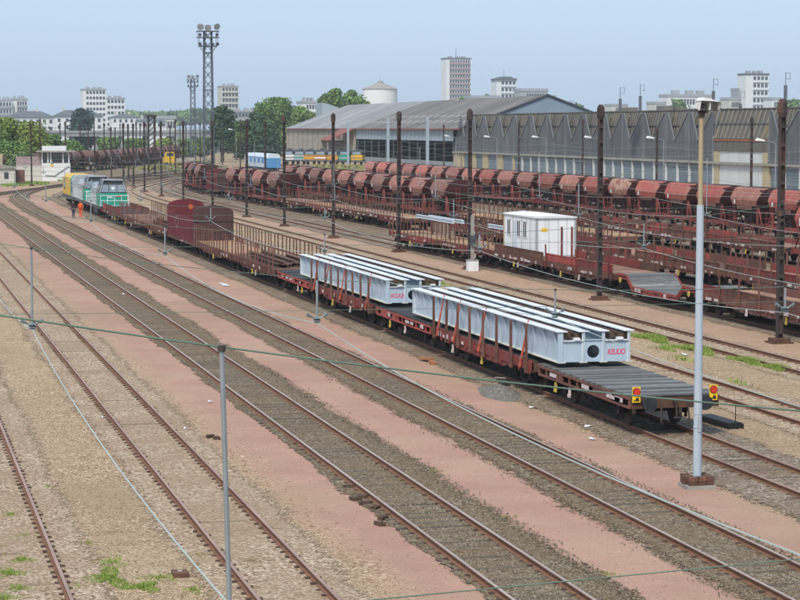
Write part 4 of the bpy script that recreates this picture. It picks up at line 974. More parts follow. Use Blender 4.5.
# red rows behind
def row(pts, y0, lens, floors, sides, seeds, lbl, grp, nst=9, panel=.0, sh=1.1):
    y = y0
    for i, L in enumerate(lens):
        o = at_track(stake_wagon(L, nst, sh, floors[i % len(floors)], sides[i % len(sides)], seeds + i, panel=panel, labels=10, stake_m=M_RUST if i % 2 else M_BROWNRED), pts, y + L/2)
        tag(o, lbl % ORD[i], 'wagon', grp); y += L + .75
row(TI, 96, [13.2]*5, [M_BRNFLOOR, M_RUST], [M_RED2, M_RED], 40, 'red stake wagon, %s from the right just behind the white cabin train', 'first red row behind the cabin train', panel=.36)
row(TJ, 129.5, [13.2]*4, [M_BRNFLOOR, M_RUST], [M_RED, M_RED2], 50, 'red stake wagon, %s from the right in the row in front of the hoppers', 'second red row before the hoppers', panel=.3)
row(TI, 179, [12.8]*4, [M_TANFLOOR, M_BRNFLOOR], [M_RED, M_BROWNRED], 60, 'stake wagon, %s from the right in the far row below brown hoppers', 'far stake wagons', nst=12, sh=1.15)
row(TL, 146, [13.5]*3, [M_TANFLOOR], [M_BROWNRED], 66, 'stake wagon with tan floor, %s from the right behind the white cabin', 'tan floored wagons behind the cabin', nst=10, sh=1.15)
for i, (x, y, L) in enumerate([(39.3, 147.5, 10.5), (39.9, 147.0, 9.5), (40.3, 133.5, 8.5)]):
    o = MB().box(-.09,.09,0,L,0,.05).box(-.09,.09,0,L,.2,.25).box(-.02,.02,0,L,.05,.2).build('pale_beam', M_COACHW, None, loc=(x, y-4, 2.45 if i < 2 else 2.42))
    for yy in (1.0, L-1.0): MB().box(-.05,.05,yy-.05,yy+.05,-(2.45-1.29),0).build('trestle', M_RUST, o)
    tag(o, ['pale steel beam lying high on the far stake wagon, left one', 'pale steel beam lying high on the far stake wagon, right one', 'pale steel beam on the stake wagon beside the white cabin'][i], 'beam')

# ------------------------------------------------------------------ poles
def pole_tree(h=10.4, r=.15):
    root = empty('catenary_pole')
    mb = MB(); mb.box(-.135,-.10,-.15,.15,.0,h); mb.box(.10,.135,-.15,.15,0,h); mb.box(-.10,.10,-.02,.02,0,h)
    for k in range(int(h/.8)): mb.box(-.105,.105,-.152,-.13,.4+k*.8,.55+k*.8); mb.box(-.105,.105,.13,.152,.4+k*.8,.55+k*.8)
    mb.build('mast', M_POLE, root)
    MB().cyl((0,0,h-.75),(0,0,h-.55),.17,10,0,.23).cyl((0,0,h-.55),(0,0,h-.12),.23,10).cyl((0,0,h-.12),(0,0,h+.05),.21,10,0,.10).build('cap', M_POLE, root)
    MB().cyl((0,0,5.45),(0,0,5.7),.20,10).build('clamp', M_POLE, root)
    MB().prism([(-.42,-.38),(.42,-.38),(.42,.38),(-.42,.38)], -.05, .22, 'z').box(-.55,.55,-.5,.5,-.05,.07).build('footing', M_RUST, root)
    return root
PROTO = pole_tree(); o_children(PROTO)
def put_pole(x, y, label, s=1.0):
    o = copy_tree(PROTO); o.location = (x, y, 0); o.scale = (.88, .88, s); o.rotation_euler = (random.gauss(0,.004), random.gauss(0,.004), random.gauss(0,.05)); tag(o, label, 'pole', 'overhead line poles'); return o
SPANY = [13.6, 39.0, 61.0, 83.2, 106.5, 132.0, 151.6, 172.0, 194.0, 215.0, 238.0, 262.0, 283.0]
names = {83.2: 'rightmost dark overhead line pole with rusty footing', 106.5: 'dark overhead line pole beside the well wagon', 132.0: 'dark overhead line pole behind the white signal box', 151.6: 'dark overhead line pole at the far end of the cabin train',
    172.0: 'dark overhead line pole left of the far end of the cabin train', 194.0: 'dark overhead line pole standing alone, second left of the cabin train', 215.0: 'dark overhead line pole, third left of the cabin train', 238.0: 'dark overhead line pole right of the hooded wagon', 262.0: 'dark overhead line pole just above the hooded wagon', 283.0: 'dark overhead line pole right of the green locomotives'}
for y in SPANY:
    x = 37.3 if y < 160 else 36.7
    if y > 70: put_pole(x, y, names[y], 1.0 if y < 200 else .97)
    else: put_pole(x, y, 'dark overhead pole off to the right, %s from the camera' % ORD[SPANY.index(y)])
    put_pole(-6.0, y, 'dark overhead pole left of all tracks, %s from the camera' % ORD[SPANY.index(y)])
for i, (px, y, s) in enumerate(sorted([(123, 299, .95), (144, 303, .97), (65, 392, 1.0), (31, 339, .95), (40, 405, 1.05), (94, 444, 1.1), (111, 390, .9), (12, 430, .95), (128, 372, .95), (133, 330, .95), (175, 420, 1.05), (80, 470, .95), (104, 500, 1.0), (136, 470, 1), (160, 520, 1.05), (170, 480, .95), (265, 300, .98), (240, 420, 1.05), (115, 540, .9), (120, 600, 1), (140, 620, 1), (186, 560, 1), (200, 500, 1), (180, 640, 1), (222, 520, .95), (146, 560, 1), (60, 520, 1.0), (88, 560, .95), (214, 600, 1)], key=lambda q: q[0])):
    x = spot(px, y)[0]; put_pole(x, y, 'distant dark overhead pole, %s from the left at the far yard end' % ORD[i], s)
for i, (px, y, s) in enumerate([(519, 350, 1.0), (583, 305, 1.02), (657, 262, .9), (752, 225, 1.0), (444, 395, .95)]):
    put_pole(spot(px, y)[0], y, 'dark pole between the red hoppers and the grey shed, %s from the left' % ORD[[1,2,3,4,0][i]], s)
for c in list(PROTO.children_recursive): bpy.data.objects.remove(c)
bpy.data.objects.remove(PROTO)
# gantry mast, lattice box pillar
gm = tag(empty('lattice_mast', (spot(151.5, 400)[0], 400, 0)), 'thick dark lattice mast among the far poles', 'mast')
lm = MB()
for sx in (-.6, .6):
    for sy in (-.6, .6): lm.box(sx-.12,sx+.12,sy-.12,sy+.12,0,11.5)
for k in range(12):
    for sx in (-.6, .6): lm.bar((sx,-.6,k*.95),(sx,.6,k*.95+.95),.09,.09)
    for sy in (-.6, .6): lm.bar((-.6,sy,k*.95),(.6,sy,k*.95+.95),.09,.09)
lm.build('lattice', M_POLE, gm); MB().box(-.9,.9,-.9,.9,11.3,11.7).build('top_plate', M_POLE, gm)

# ------------------------------------------------------------------ overhead wires
TRK = [('A', TA), ('B', TB), ('C', TC), ('D', TD), ('E', TE), ('F', TF), ('G', TG)]
def ztop(x, y):
    zmin = 6.69 if y < 20 else 6.0
    return zmin + .0059 * (x - 15.65) ** 2
def curve_tube(pts, r, n=5):
    mb = MB(); m_ = len(pts); P = [Vector(p) for p in pts]
    for k, p in enumerate(P):
        t = (P[min(k+1, m_-1)] - P[max(k-1, 0)]).normalized(); a = t.cross(Vector((0,0,1))).normalized(); b = a.cross(t)
        for i in range(n): q = 2*math.pi*i/n; mb.v.append(tuple(p + a*(r*math.cos(q)) + b*(r*math.sin(q))))
    for k in range(m_-1):
        for i in range(n): mb.f.append((k*n+i, k*n+(i+1) % n, (k+1)*n+(i+1) % n, (k+1)*n+i)); mb.m.append(0)
    return mb
for si, y in enumerate(SPANY):
    root = tag(empty('cross_span', (0, y, 0)), 'green cross-span wires with drop tubes, %s nearest to the camera' % ORD[si], 'overhead wire', 'cross-spans over the tracks')
    xr = 37.3 if y < 160 else 36.7
    rad = .0065 if y < 20 else .0065 if y < 50 else .0075
    curve_tube([(x, 0, ztop(x, y)) for x in np.linspace(-6, xr, 40)], rad).build('upper_wire', M_GWIRE, root)
    curve_tube([(x, 0, (5.9 + .04*x) if y < 20 else 5.72 + .0004*(x-15.65)**2) for x in np.linspace(-6, xr, 24)], rad*.75).build('lower_wire', M_GWIRE, root)
    for nm, tt in TRK:
        x = interp(tt, y) + (.35 if nm in 'BC' else 0.0)
        if nm == 'A' and y < 20: x = 2.2
        zt = ztop(x, y)
        t = MB().cyl((x,0,5.62),(x-(.05 if y < 20 else 0),0,zt),.0175 if y < 20 else .022,8).build('drop_tube', M_GALV, root)
        MB().cyl((x-(.05 if y < 20 else 0),0,zt-.02),(x-(.05 if y < 20 else 0),0,zt+.02),.026,8).build('clamp', M_POLE, t)
        ins = MB()
        for k in range(3): ins.cyl((x,0,5.51+k*.04),(x,0,5.535+k*.04),.07+.015*k,10,0,.05)
        for s in (-1, 1): ins.cyl((x,0,5.56),(x+s*.17,0,5.66),.017,6); ins.cyl((x+s*.13,0,5.63),(x+s*.2,0,5.68),.032,8)
        ins.build('insulator', M_INS, t)
for nm, tt in TRK + [('H', TH), ('I', TI)]:
    pts = []; ys = [-14.0] + SPANY
    for a, b in zip(ys, ys[1:]):
        n = 14
        for k in range(n):
            u = k/n; y = a+(b-a)*u; pts.append((interp(tt, y) + ((.35 if nm in 'BC' else 0)), y, 5.5 - .30*4*u*(1-u)))
    lab = {'A': 'far left', 'B': 'tan left', 'C': 'first dark', 'D': 'second dark', 'E': 'girder train', 'F': 'first empty right', 'G': 'overgrown', 'H': 'white cabin train', 'I': 'first red row'}[nm]
    tag(curve_tube(pts, .0105 if nm in 'AB' else .0075).build('contact_wire', M_WIRE), 'pale contact wire running above the %s track' % lab, 'overhead wire', 'contact wires')
for i, (x, z) in enumerate([(53.4, 5.6), (59.5, 5.9), (66, 6.0), (71.4, 6.2), (80, 6.6), (92, 7.0)]):
    pts = []
    for a in range(60, 420, 45):
        for k in range(10): u = k/10; pts.append((x, a+45*u, z - .5*4*u*(1-u)))
    tag(curve_tube(pts, .008).build('contact_wire', M_WIRE), 'thin pale wire above the wagon rows, %s counted from the white cabin' % ORD[i], 'overhead wire', 'contact wires')
for i, y in enumerate((151.6, 172.0, 215.0, 132.0)):
    tag(curve_tube([(x, y, 9.6 - .004*(x-37)*(110-x)) for x in np.linspace(37, 110, 24)], .009).build('span_wire', M_GWIRE), 'thin span wire crossing above the red hoppers, %s of four' % ORD[i], 'overhead wire', 'span wires to the shed')

# ------------------------------------------------------------------ floodlight pole and small street furniture
lp = tag(empty('floodlight_pole', (20.2, 50.0, 0)), 'tall grey floodlight pole with beige upper half and rusty foot', 'floodlight pole')
MB().cyl((0,0,.30),(0,0,7.25),.112,18,0,.09).build('lower_pole', M_GREYPOLE, lp, smooth=False)
MB().cyl((0,0,7.25),(0,0,9.62),.064,16,0,.056).build('upper_pole', M_BEIGEPOLE, lp)
MB().cyl((0,0,1.55),(0,0,1.58),.12,18).cyl((0,0,1.9),(0,0,1.92),.118,18).build('collar', M_GREYPOLE, lp)
MB().box(-.04,.04,-.125,-.10,1.45,1.85).build('service_door', M_LGREY, lp)
MB().bar((-.16,0,9.66),(.16,0,9.60),.05,.05).bar((.12,0,9.62),(0,0,9.5),.04,.04).cyl((0,0,9.47),(0,0,9.62),.085,10).build('bracket', M_POLE, lp)
hd = empty('flood', (0,0,0)); bpy.data.objects.remove(hd)
hs = MB().add([(-.10,-.15,9.64),(.42,-.15,9.66),(.42,.16,9.66),(-.10,.16,9.64),(-.08,-.19,9.88),(.43,-.16,9.84),(.43,.16,9.86),(-.08,.18,9.90)], [(0,3,2,1),(1,2,6,5),(2,3,7,6),(4,5,6,7)])
hs.add([(-.10,.16,9.64),(-.10,-.15,9.64),(-.08,-.19,9.88),(-.08,.18,9.90)], [(0,1,2,3)])
hs.box(.17,.19,-.15,.15,9.655,9.85)
MBh = hs.build('lamp_housing', mat('lamp_white', (.72,.70,.66), (.60,.55,.49), 3, .5), lp)
MB().prism([(-.10,9.89),(.44,9.865),(.0,9.97)], -.19, .18, 'y').build('lamp_hood', M_WHITE, lp)
MB().cyl((-.04,.03,9.76),(.08,.03,9.76),.06,12).build('lamp_bulb', M_LDARK, MBh)
ft = MB()
for a, b, z0, z1 in ((-.48,.48,.04,.20),): pass
MB().prism([(-.42,-.36),(.36,-.4),(.44,.3),(-.38,.36)], -.02, .10, 'z').build('concrete_base', M_CONC, lp)
for k, (x, y) in enumerate([(-.23,-.26),(.0,-.27),(.23,-.25),(-.23,.24),(.23,.26),(-.28,0),(.27,0)]):
    for z in (.10, .21): MB().box(x-.105,x+.105,y-.09,y+.09,z+.004,z+.10+.02*random.random()).build('rusty_block', M_RUST, lp)
sbx = tag(empty('signal_box', (37.0, 130.4, 0)), 'white signal cabinet with grey post beside a dark pole', 'cabinet')
MB().box(-.33,.33,-.3,.3,0,.68).build('cabinet', M_WHITE, sbx); MB().box(-.36,.36,-.33,.33,.68,.72).build('lid', M_CONC, sbx)
MB().box(-.1,.1,-.1,.1,.72,3.6).build('post', M_CONC, sbx); MB().box(-.18,.18,-.28,-.1,1.7,2.3).build('meter_box', M_LDARK, sbx)
o = MB().box(-.28,.28,-1.1,1.1,.0,.16).box(-.24,.24,-1.05,1.05,.16,.19).cyl((.15,-.8,.16),(.15,-.8,.7),.015,6).build('black_block', M_SOOT, None, loc=(25.2, 60.6, 0)); o.rotation_euler.z = R(4); tag(o, 'long black block with upright rod beside the last flat wagon', 'block')
o = MB().box(-.16,.16,-.2,.2,0,.10).build('dark_plate', M_RUST, None, loc=(5.82, 42.5, 0)); MB().box(-.04,.04,-.03,.03,.102,.12).build('grip', M_PLATE, o); tag(o, 'small dark rusty box lying by the pale wire at the bottom left', 'box')
o = MB().bar((0,-.9,.06),(0.25,.9,.06),.22,.10).bar((.1,-.2,.15),(-.1,.75,.12),.18,.08).build('orange_timber', mat('orange_wood', (.36,.16,.07), (.26,.11,.05), 3, .85), None, loc=(20.75, 79.5, 0)); tag(o, 'orange-brown timber lying beside the girder train', 'timber')
# heap
hv = MB(); nr, na = 7, 22
for i in range(nr+1):
    for j in range(na):
        t = 2*math.pi*j/na; r = i/nr; hv.v.append((math.cos(t)*r*.75*(1+.2*math.sin(2*t)), math.sin(t)*r*2.0*(1+.15*math.cos(3*t)), max(-.01, .34*(1-r)**1.1+random.uniform(-.04,.04)*(1-r))))
for i in range(nr):
    for j in range(na): j2 = (j+1) % na; hv.f.append((i*na+j, i*na+j2, (i+1)*na+j2, (i+1)*na+j)); hv.m.append(0)
o = recalc(hv.build('gravel_heap', gravel('heap_grit', [(.10,.092,.078),(.17,.155,.135),(.26,.24,.21)], 22., None, 1.), None, loc=(20.75, 69.4, 0))); tag(o, 'low grey heap of grit beside the girder train', 'heap')
o = MB().bar((0,0,.45),(.35,.5,.1),.4,.03).build('grey_board', M_CONC, None, loc=(21.0, 70.4, 0)); tag(o, 'broken grey board stuck in the grit heap', 'board')
for i, (x, y, sx, sy, l) in enumerate([(21.0, 60.9, .35, .16, 'left of the last wagon wheel'), (20.3, 58.4, .18, .22, 'on the pink path before the last wagon'), (20.6, 65.5, .3, .2, 'beside the rear of the nearer girder wagon'), (24.2, 64.8, .30, .3, 'under the rear end of the last flat wagon'), (16.9, 93.5, .28, .5, 'lying between the rails of the right dark track'), (12.9, 116, .2, .6, 'between the rails of the left dark track'), (10.6, 69.5, .12, .2, 'beside the tan track'), (8.9, 63.5, .12, .2, 'in the gravel right of the tan track'), (31.6, 79.5, .25, .35, 'on the gravel beside the tall grass'), (19.5, 122, .35, 2.4, 'long white strip beside the train'), (34.9, 83.0, .22, .35, 'by the footing of the rightmost pole'), (6.7, 66.5, .12, .25, 'by the left rail of the tan track')]):
    m_ = MB(); r2 = random.Random(i)
    for k in range(2):
        a, b = r2.uniform(-.3,.3)*sx, r2.uniform(-.5,.5)*sy; m_.add([(a-sx*.4,b-sy*.4,.035),(a+sx*.4,b-sy*.3,.05+.03*r2.random()),(a+sx*.3,b+sy*.4,.04),(a-sx*.3,b+sy*.4,.07+.04*r2.random())], [(0,1,2,3)])
    tag(m_.build('litter', M_WHITE, None, loc=(x, y, .0)), 'scrap of white litter %s' % l, 'litter', 'white litter')
for i, (x, y) in enumerate([(11.35, 49.6), (11.45, 48.9), (11.25, 50.2), (11.5, 50.4), (11.35, 47.6), (11.1, 46.9), (11.5, 52), (9.35, 61.6), (9.5, 61.2)]):
    o = MB().prism([(-.16,-.08),(.13,-.1),(.18,.06),(-.05,.1)], .0, .09, 'z').build('broken_tie_piece', M_CHAIR, None, loc=(x, y, 0)); o.rotation_euler.z = i; tag(o, ('small dark lump of scrap on the pink path, %s from the left' % ORD[[3,4,2,1,5,6,0][i]]) if i < 7 else 'small dark lump of scrap right of the tan track, the %s one' % ('farther' if i == 7 else 'nearer'), 'scrap', 'dark scrap lumps')

# ------------------------------------------------------------------ the grey shed with zigzag cladding (faces the tracks at X=123)
sh = tag(empty('grey_shed', (123, 0, 0)), 'long grey shed with zigzag cladding and roller doors behind the hoppers', 'shed')
BAY = [443.6, 433.6, 425.0, 414.4, 403.2, 392.1, 381.7, 370.9, 360.6, 349.2, 340.0, 330.0, 319.4, 309.3, 299.5, 278.7, 268.3, 257.5, 247, 236.5, 226]
TOP, EAVE = 12.0, 4.1
MB().box(2.2,60,226.5,443,0,TOP-.9).build('hall_body', M_BLACK, sh)
MB().add([(1.45,226,TOP),(1.45,443.4,TOP),(31,443.4,TOP-.1),(31,226,TOP-.1)],[(0,3,2,1)]).box(1.35,1.6,226,443.4,TOP-.02,TOP+.14).build('roof_edge', M_ROOF1, sh)
MB().box(-.35,.1,226,443.8,EAVE-.32,EAVE+.05).build('concrete_band', M_CONC, sh)
# lower wall: piers, brick, roller shutters
for i in range(len(BAY)-1):
    y1, y0 = BAY[i], BAY[i+1]
    if i == 14: continue
    n = 2 if i > 3 else 1
    if i < 4:
        MB().box(0,.5,y0+(y1-y0)*.72,y1-.02,0,EAVE-.33).build('brick_pier', M_YBRICK, sh); MB().box(0,.5,y0+.02,y0+(y1-y0)*.12,0,EAVE-.33).build('brick_pier', M_YBRICK, sh)
        a, b = y0+(y1-y0)*.13, y0+(y1-y0)*.71
        sp_ = [(a, b)]
    else:
        w_ = (y1-y0)/2; sp_ = [(y0+.12, y0+w_-.24), (y0+w_+.12, y1-.24)]
        for yy in (y0, y0+w_): MB().box(-.12,.4,yy-.22,yy+.10,0,EAVE-.33).build('white_pier', M_SHUTW, sh)
    for a, b in sp_:
        s_ = MB().box(.2,.3,a,b,0,EAVE-.34)
        for k in range(9): s_.box(.17,.2,a+.02,b-.02,.2+k*.4,.34+k*.4)
        s_.build('roller_shutter', M_SHUT, sh)
# upper cladding: one panel for each bay, zigzag top, brown sheets set back in the notches
CL0 = 7.2
for i in range(len(BAY)-1):
    y1, y0 = BAY[i], BAY[i+1]; w_ = y1-y0
    if i == 14:
        # wide bay with white sliding door and ribbed roof slope
        MB().add([(.02,y0,7.6),(.02,y1,7.6),(1.5,y1,TOP-.05),(1.5,y0,TOP-.05)],[(0,3,2,1)]).build('ribbed_slope', M_CORR, sh)
        for k in range(12): yy = y0+.9+k*(w_-1.8)/11; MB().bar((-.02,yy,7.62),(1.46,yy,TOP-.03),.22,.1).build('slope_rib', M_CORRL, sh)
        MB().bar((.75,y0+.2,9.85),(.75,y1-.2,9.85),.25,.2).build('slope_purlin', M_CLAD, sh)
        MB().box(-.12,.1,y0+.4,y1-.4,7.25,7.55).build('rust_gutter', M_RIBRUST, sh)
        MB().box(-.05,.12,y0+.1,y1-.1,5.75,7.24).build('concrete_lintel', mat('stained_concrete', (.16,.15,.13), (.085,.08,.072), .8, .9, stretch=(1,1,.2)), sh)
        d_ = MB().box(.1,.2,y0+2.5,y1-2.3,0,5.74)
        for k in range(18): yy = y0+2.7+k*(w_-5.2)/17; d_.box(.06,.1,yy-.04,yy+.04,.1,5.7)
        d_.build('white_sliding_door', M_SHUTW, sh)
        MB().box(0,.5,y0+.05,y0+2.4,0,5.74).build('brick_pier', M_YBRICK, sh); MB().box(0,.5,y1-2.2,y1-.05,0,5.74).build('brick_pier', M_YBRICK, sh)
        for yy in (y0, y1): MB().bar((-.05,yy,4.2),(-.05,yy,7.5),.3,.2).bar((-.05,yy,7.5),(1.35,yy-(.8 if yy == y0 else -.8),TOP),.3,.2).build('slope_edge', M_CLADE, sh)
        continue
    apex = y0 + w_*.62          # bottom of the notch
    # cladding polygon: full to CL0, then rises to the top at both bay ends
    pl = [(y0,EAVE+.06),(y1,EAVE+.06),(y1,TOP-.35),(y1-w_*.10,TOP-.35),(apex,CL0),(y0+w_*.06,TOP-.35),(y0,TOP-.35)]
    mb = MB(); a_ = [(0.0,p[0],p[1]) for p in pl]; b_ = [(.12,p[0],p[1]) for p in pl]; n_ = len(pl)
    mb.add(a_+b_, [(0,4,1),(0,5,4),(0,6,5),(1,4,3),(1,3,2)] + [(7,8,11),(7,11,12),(7,12,13),(8,10,11),(8,9,10)] + [(k,(k+1) % n_,n_+(k+1) % n_,n_+k) for k in range(n_)])
    recalc(mb.build('cladding_panel', M_CLAD, sh))
    rb = MB()
    for k in range(1, 9):
        yy = y0+w_*k/9; zt = TOP-.4 - (TOP-.4-CL0)*max(0, 1-abs(yy-apex)/(w_*(.52 if yy < apex else .28)))
        rb.box(-.045,.0,yy-.07,yy+.07,EAVE+.08,max(zt-.2, EAVE+1))
    rb.box(-.03,.0,y0+.05,y1-.05,5.55,5.63); rb.box(-.03,.0,y0+.05,y1-.05,7.0,7.06)
    tag(rb.build('cladding_ribs', M_CLAD, sh), kind='stuff')
    MB().bar((-.06,apex,CL0),(-.06,y0+w_*.06,TOP-.3),.14,.22).bar((-.06,apex,CL0),(-.06,y1-w_*.10,TOP-.3),.14,.22).build('notch_edge', M_CLADE, sh)
    MB().box(-.07,.0,y1-.16,y1+.16,EAVE+.06,TOP-.3).build('bay_trim', M_CLADE, sh)
    q = MB().add([(.3,y0+.1,CL0-.4),(.3,y1-.1,CL0-.4),(1.5,y1-.1,TOP-.04),(1.5,y0+.1,TOP-.04)],[(0,3,2,1)]).build('brown_sheet', M_CORR, sh)
    rbs = MB()
    for k in range(9): yy = y0+w_*(k+.5)/9; rbs.bar((.24,yy,CL0-.3),(1.42,yy,TOP-.1),.16,.06)
    tag(rbs.build('sheet_ribs', M_CORRL, sh), kind='stuff')
    MB().box(.75,.95,y0+.1,y1-.1,9.5,9.7).build('sheet_purlin', M_CLAD, sh)
MB().add([(-.02,443.5,EAVE),(-.02,443.5+5.5,EAVE),(-.02,443.5,TOP-.3),(.2,443.5,EAVE),(.2,443.5+5.5,EAVE),(.2,443.5,TOP-.3)],[(0,1,2),(5,4,3),(0,2,5,3),(2,1,4,5),(1,0,3,4)]).build('slanted_end_panel', M_CLAD, sh)
MB().box(0,.4,443.7,449,0,EAVE-.33).build('brick_end', M_YBRICK, sh)
MB().box(-.35,.1,443.85,449,EAVE-.32,EAVE).build('end_band', M_CONC, sh)
# roof clutter along the ridge: vents and posts
for i, (px, h) in enumerate([(607, .6), (642, .9), (656, .6), (712, .5)]):
    x, y, z = spot(px, 330, 112); MB().box(x-123+4-.9,x-123+4+.9,y-1.5,y+1.5,TOP-.1,TOP+h).build('roof_vent', M_ROOF1, sh)

# ------------------------------------------------------------------ the big hall with the wide pitched roof
hl = tag(empty('pitched_hall', (123, 0, 0)), 'large old hall with wide pitched roof, open front and beige far wall', 'shed')
EZ, RZ, RX = 9.3, 16.4, 19.5
def slope(y0, y1, m, name):
    return MB().add([(-.6,y0,EZ-.22),(-.6,y1,EZ-.22),(RX,y1,RZ),(RX,y0,RZ),(-.6,y0,EZ-.4),(-.6,y1,EZ-.4),(RX,y1,RZ-.2),(RX,y0,RZ-.2)],[(0,3,2,1),(4,5,6,7),(0,1,5,4),(1,2,6,5),(2,3,7,6),(3,0,4,7)]).build(name, m, hl)
slope(442, 547, M_ROOF1, 'near_roof_slope'); slope(547.05, 646, M_ROOF2, 'far_roof_slope')
MB().add([(RX+.01,442,RZ),(RX+.01,646,RZ),(RX*2,646,EZ),(RX*2,442,EZ)],[(0,1,2,3)]).build('back_roof_slope', M_ROOF1, hl)
rl = MB().box(0,1.25,0,1.0,0,.06).mesh('rooflight', M_ROOFL)
for r_, t in enumerate((.16, .34)):
    for k in range(16):
        yy = 446+k*6.4; o = link('rooflight', rl, hl, (RX*t, yy, EZ-.2+(RZ-EZ+.2)*t+.14)); o.rotation_euler = (0, -math.atan2(RZ-EZ+.2, RX+.6), 0); o.scale = (1.2, 1.4, 1)
recalc(MB().add([(0,442.2,0),(RX*2,442.2,0),(RX*2,442.2,EZ),(RX,442.2,RZ-.25),(0,442.2,EZ-.4),(0,442.6,0),(RX*2,442.6,0),(RX*2,442.6,EZ),(RX,442.6,RZ-.25),(0,442.6,EZ-.4)],[(0,1,2,3,4),(9,8,7,6,5),(0,5,6,1),(1,6,7,2),(2,7,8,3),(3,8,9,4),(4,9,5,0)]).build('gable', M_GABLE, hl))
MB().bar((-.6,442.0,EZ-.2),(RX,442.0,RZ+.1),.3,.35).bar((RX,442.0,RZ+.1),(RX*2,442.0,EZ+.1),.3,.35).build('verge', M_LDARK, hl)
MB().box(-.1,.12,548,645.8,0,EZ-.42).build('beige_wall', M_BEIGEW, hl)
st = MB().box(-.16,-.10,-.2,.2,.1,EZ-.5).mesh('wall_rib', mat('wall_rib_dark', (.20,.175,.14), (.16,.14,.11), 1, .9))
for k in range(13): link('wall_rib', st, hl, (0, 551+k*7.6, 0))
MB().box(-.1,38,645.4,645.8,0,EZ-.4).build('far_end_wall', M_BEIGEW, hl)
MB().box(-.75,-.6,442,646,EZ-.5,EZ-.2).build('red_gutter', mat('gutter_red', (.28,.10,.075), (.20,.08,.06), .3, .8), hl)
MB().box(-.02,.1,449.5,547,6.3,EZ-.42).build('blue_fascia', M_BLUEGREY, hl)
for k in range(26): MB().box(-.05,-.02,450+k*3.75,450.12+k*3.75,6.32,EZ-.44).build('fascia_joint', M_CLADE, hl)
MB().box(14,14.2,449,547,0,9).build('shade_back_wall', M_BLACK, hl)  # painted near-black for the shade behind the open front
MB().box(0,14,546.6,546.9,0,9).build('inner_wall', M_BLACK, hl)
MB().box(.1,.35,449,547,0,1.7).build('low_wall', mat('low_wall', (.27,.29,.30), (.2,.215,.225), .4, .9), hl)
for k in range(13): MB().box(.12,.42,450+k*8-.18,450+k*8+.18,1.7,6.3).build('front_column', M_LDARK, hl)
MB().box(-.14,-.1,566,572,6.2,8.8).build('brick_window', mat('brick_red', (.26,.11,.085), (.19,.085,.065), 1, .9), hl)
MB().box(-.16,-.12,567,571.2,7.0,8.8).build('window_pane', M_BWIN, hl)
recalc(MB().add([(-.75,547.5,EZ-.3),(-.75,563,EZ-.3),(-6.5,563,6.0),(-6.5,553,6.0),(-.75,547.5,EZ-.5),(-.75,563,EZ-.5),(-6.5,563,5.8),(-6.5,553,5.8)],[(0,1,2,3),(7,6,5,4),(0,4,5,1),(1,5,6,2),(2,6,7,3),(3,7,4,0)]).build('rusty_canopy', mat('canopy_rust', (.27,.095,.07), (.18,.075,.06), .4, .85, stretch=(.2,1,1)), hl))
MB().box(-6.4,-6.1,562,562.3,0,5.8).box(-6.4,-6.1,554,554.3,0,5.8).box(-6.3,0,562.3,562.5,2.5,5.9).build('canopy_post', M_CONC, hl)
# ground apron, yard fence and steel columns in front of the hall
for i, px in enumerate((348, 388, 427.5)):
    y = [505, 440, 400][i]; x, _, _ = spot(px, y); o = MB().box(-.26,.26,-.22,.22,0,11.3 if i else 10.6).box(-.4,.4,-.35,.35,0,.4).box(-.3,.3,-.26,.26,10.2,10.4).build('steel_column', M_BLUEGREY, None, loc=(x, y, 0))
    tag(o, 'blue-grey steel column in front of the open hall, %s from the left' % ORD[i], 'column', 'steel columns before the hall')
def street_lamp(px, y, ztop, label, arm=-1.6):
    x, _, _ = spot(px, y); r_ = tag(empty('street_lamp', (x, y, 0)), label, 'lamp post', 'lamp posts before the sheds')
    MB().cyl((0,0,0),(0,0,ztop),.09,8,0,.05).cyl((0,0,ztop),(arm,-.2,ztop+.35),.045,6).build('post', M_GALV, r_)
    MB().prism([(arm-1.0,ztop+.32),(arm+.1,ztop+.22),(arm+.1,ztop+.40),(arm-.8,ztop+.62)], -.25, .15, 'y').build('lamp_head', M_WHITE, r_)
for i, (px, y, z) in enumerate([(456, 425, 7.2), (497, 385, 7.2), (546, 350, 7.3), (600, 315, 7.4), (664, 275, 7.5), (776, 232, 7.4)]):
    street_lamp(px, y, z, 'slim lamp post with white head before the shed, %s from the left' % ORD[i])
street_lamp(236, 520, 8.5, 'slim lamp post left of the pitched hall', -1)
x, y, _ = spot(307, 660); 
# orange locomotives in front of the beige wall
def depot_loco_mesh(m1, m2):
    mb = MB().box(-1.4,1.4,-5,5,.9,1.3,1).prism([(-1.4,1.3),(1.4,1.3),(1.4,2.6),(-1.4,2.6)],-5,5,'y',0).prism([(-1.35,2.6),(1.35,2.6),(1.25,3.4),(.8,3.8),(-.8,3.8),(-1.25,3.4)],-4.8,4.8,'y',1).box(-1.0,1.0,-5.02,-4.8,2.7,3.3,2).box(-1.42,1.42,-5.03,-5.0,1.7,2.0,3)
    for s in (-1, 1): mb.cyl((s*.9,-5.4,1.1),(s*.9,-5,1.1),.2,8,1)
    for yy in (-3, -1, 1, 3):
        for s in (-1, 1): mb.cyl((s*.7,yy,.6),(s*.85,yy,.6),.45,12,1)
        mb.box(-.3,.3,yy-.3,yy+.3,3.8,4.1,1)
    return mb.mesh('depot_locomotive', [m1, M_LDARK, M_GLASSP, m2])
M_OR2 = mat('loco_orange', (.42,.22,.07), (.33,.17,.06), .6, .5)
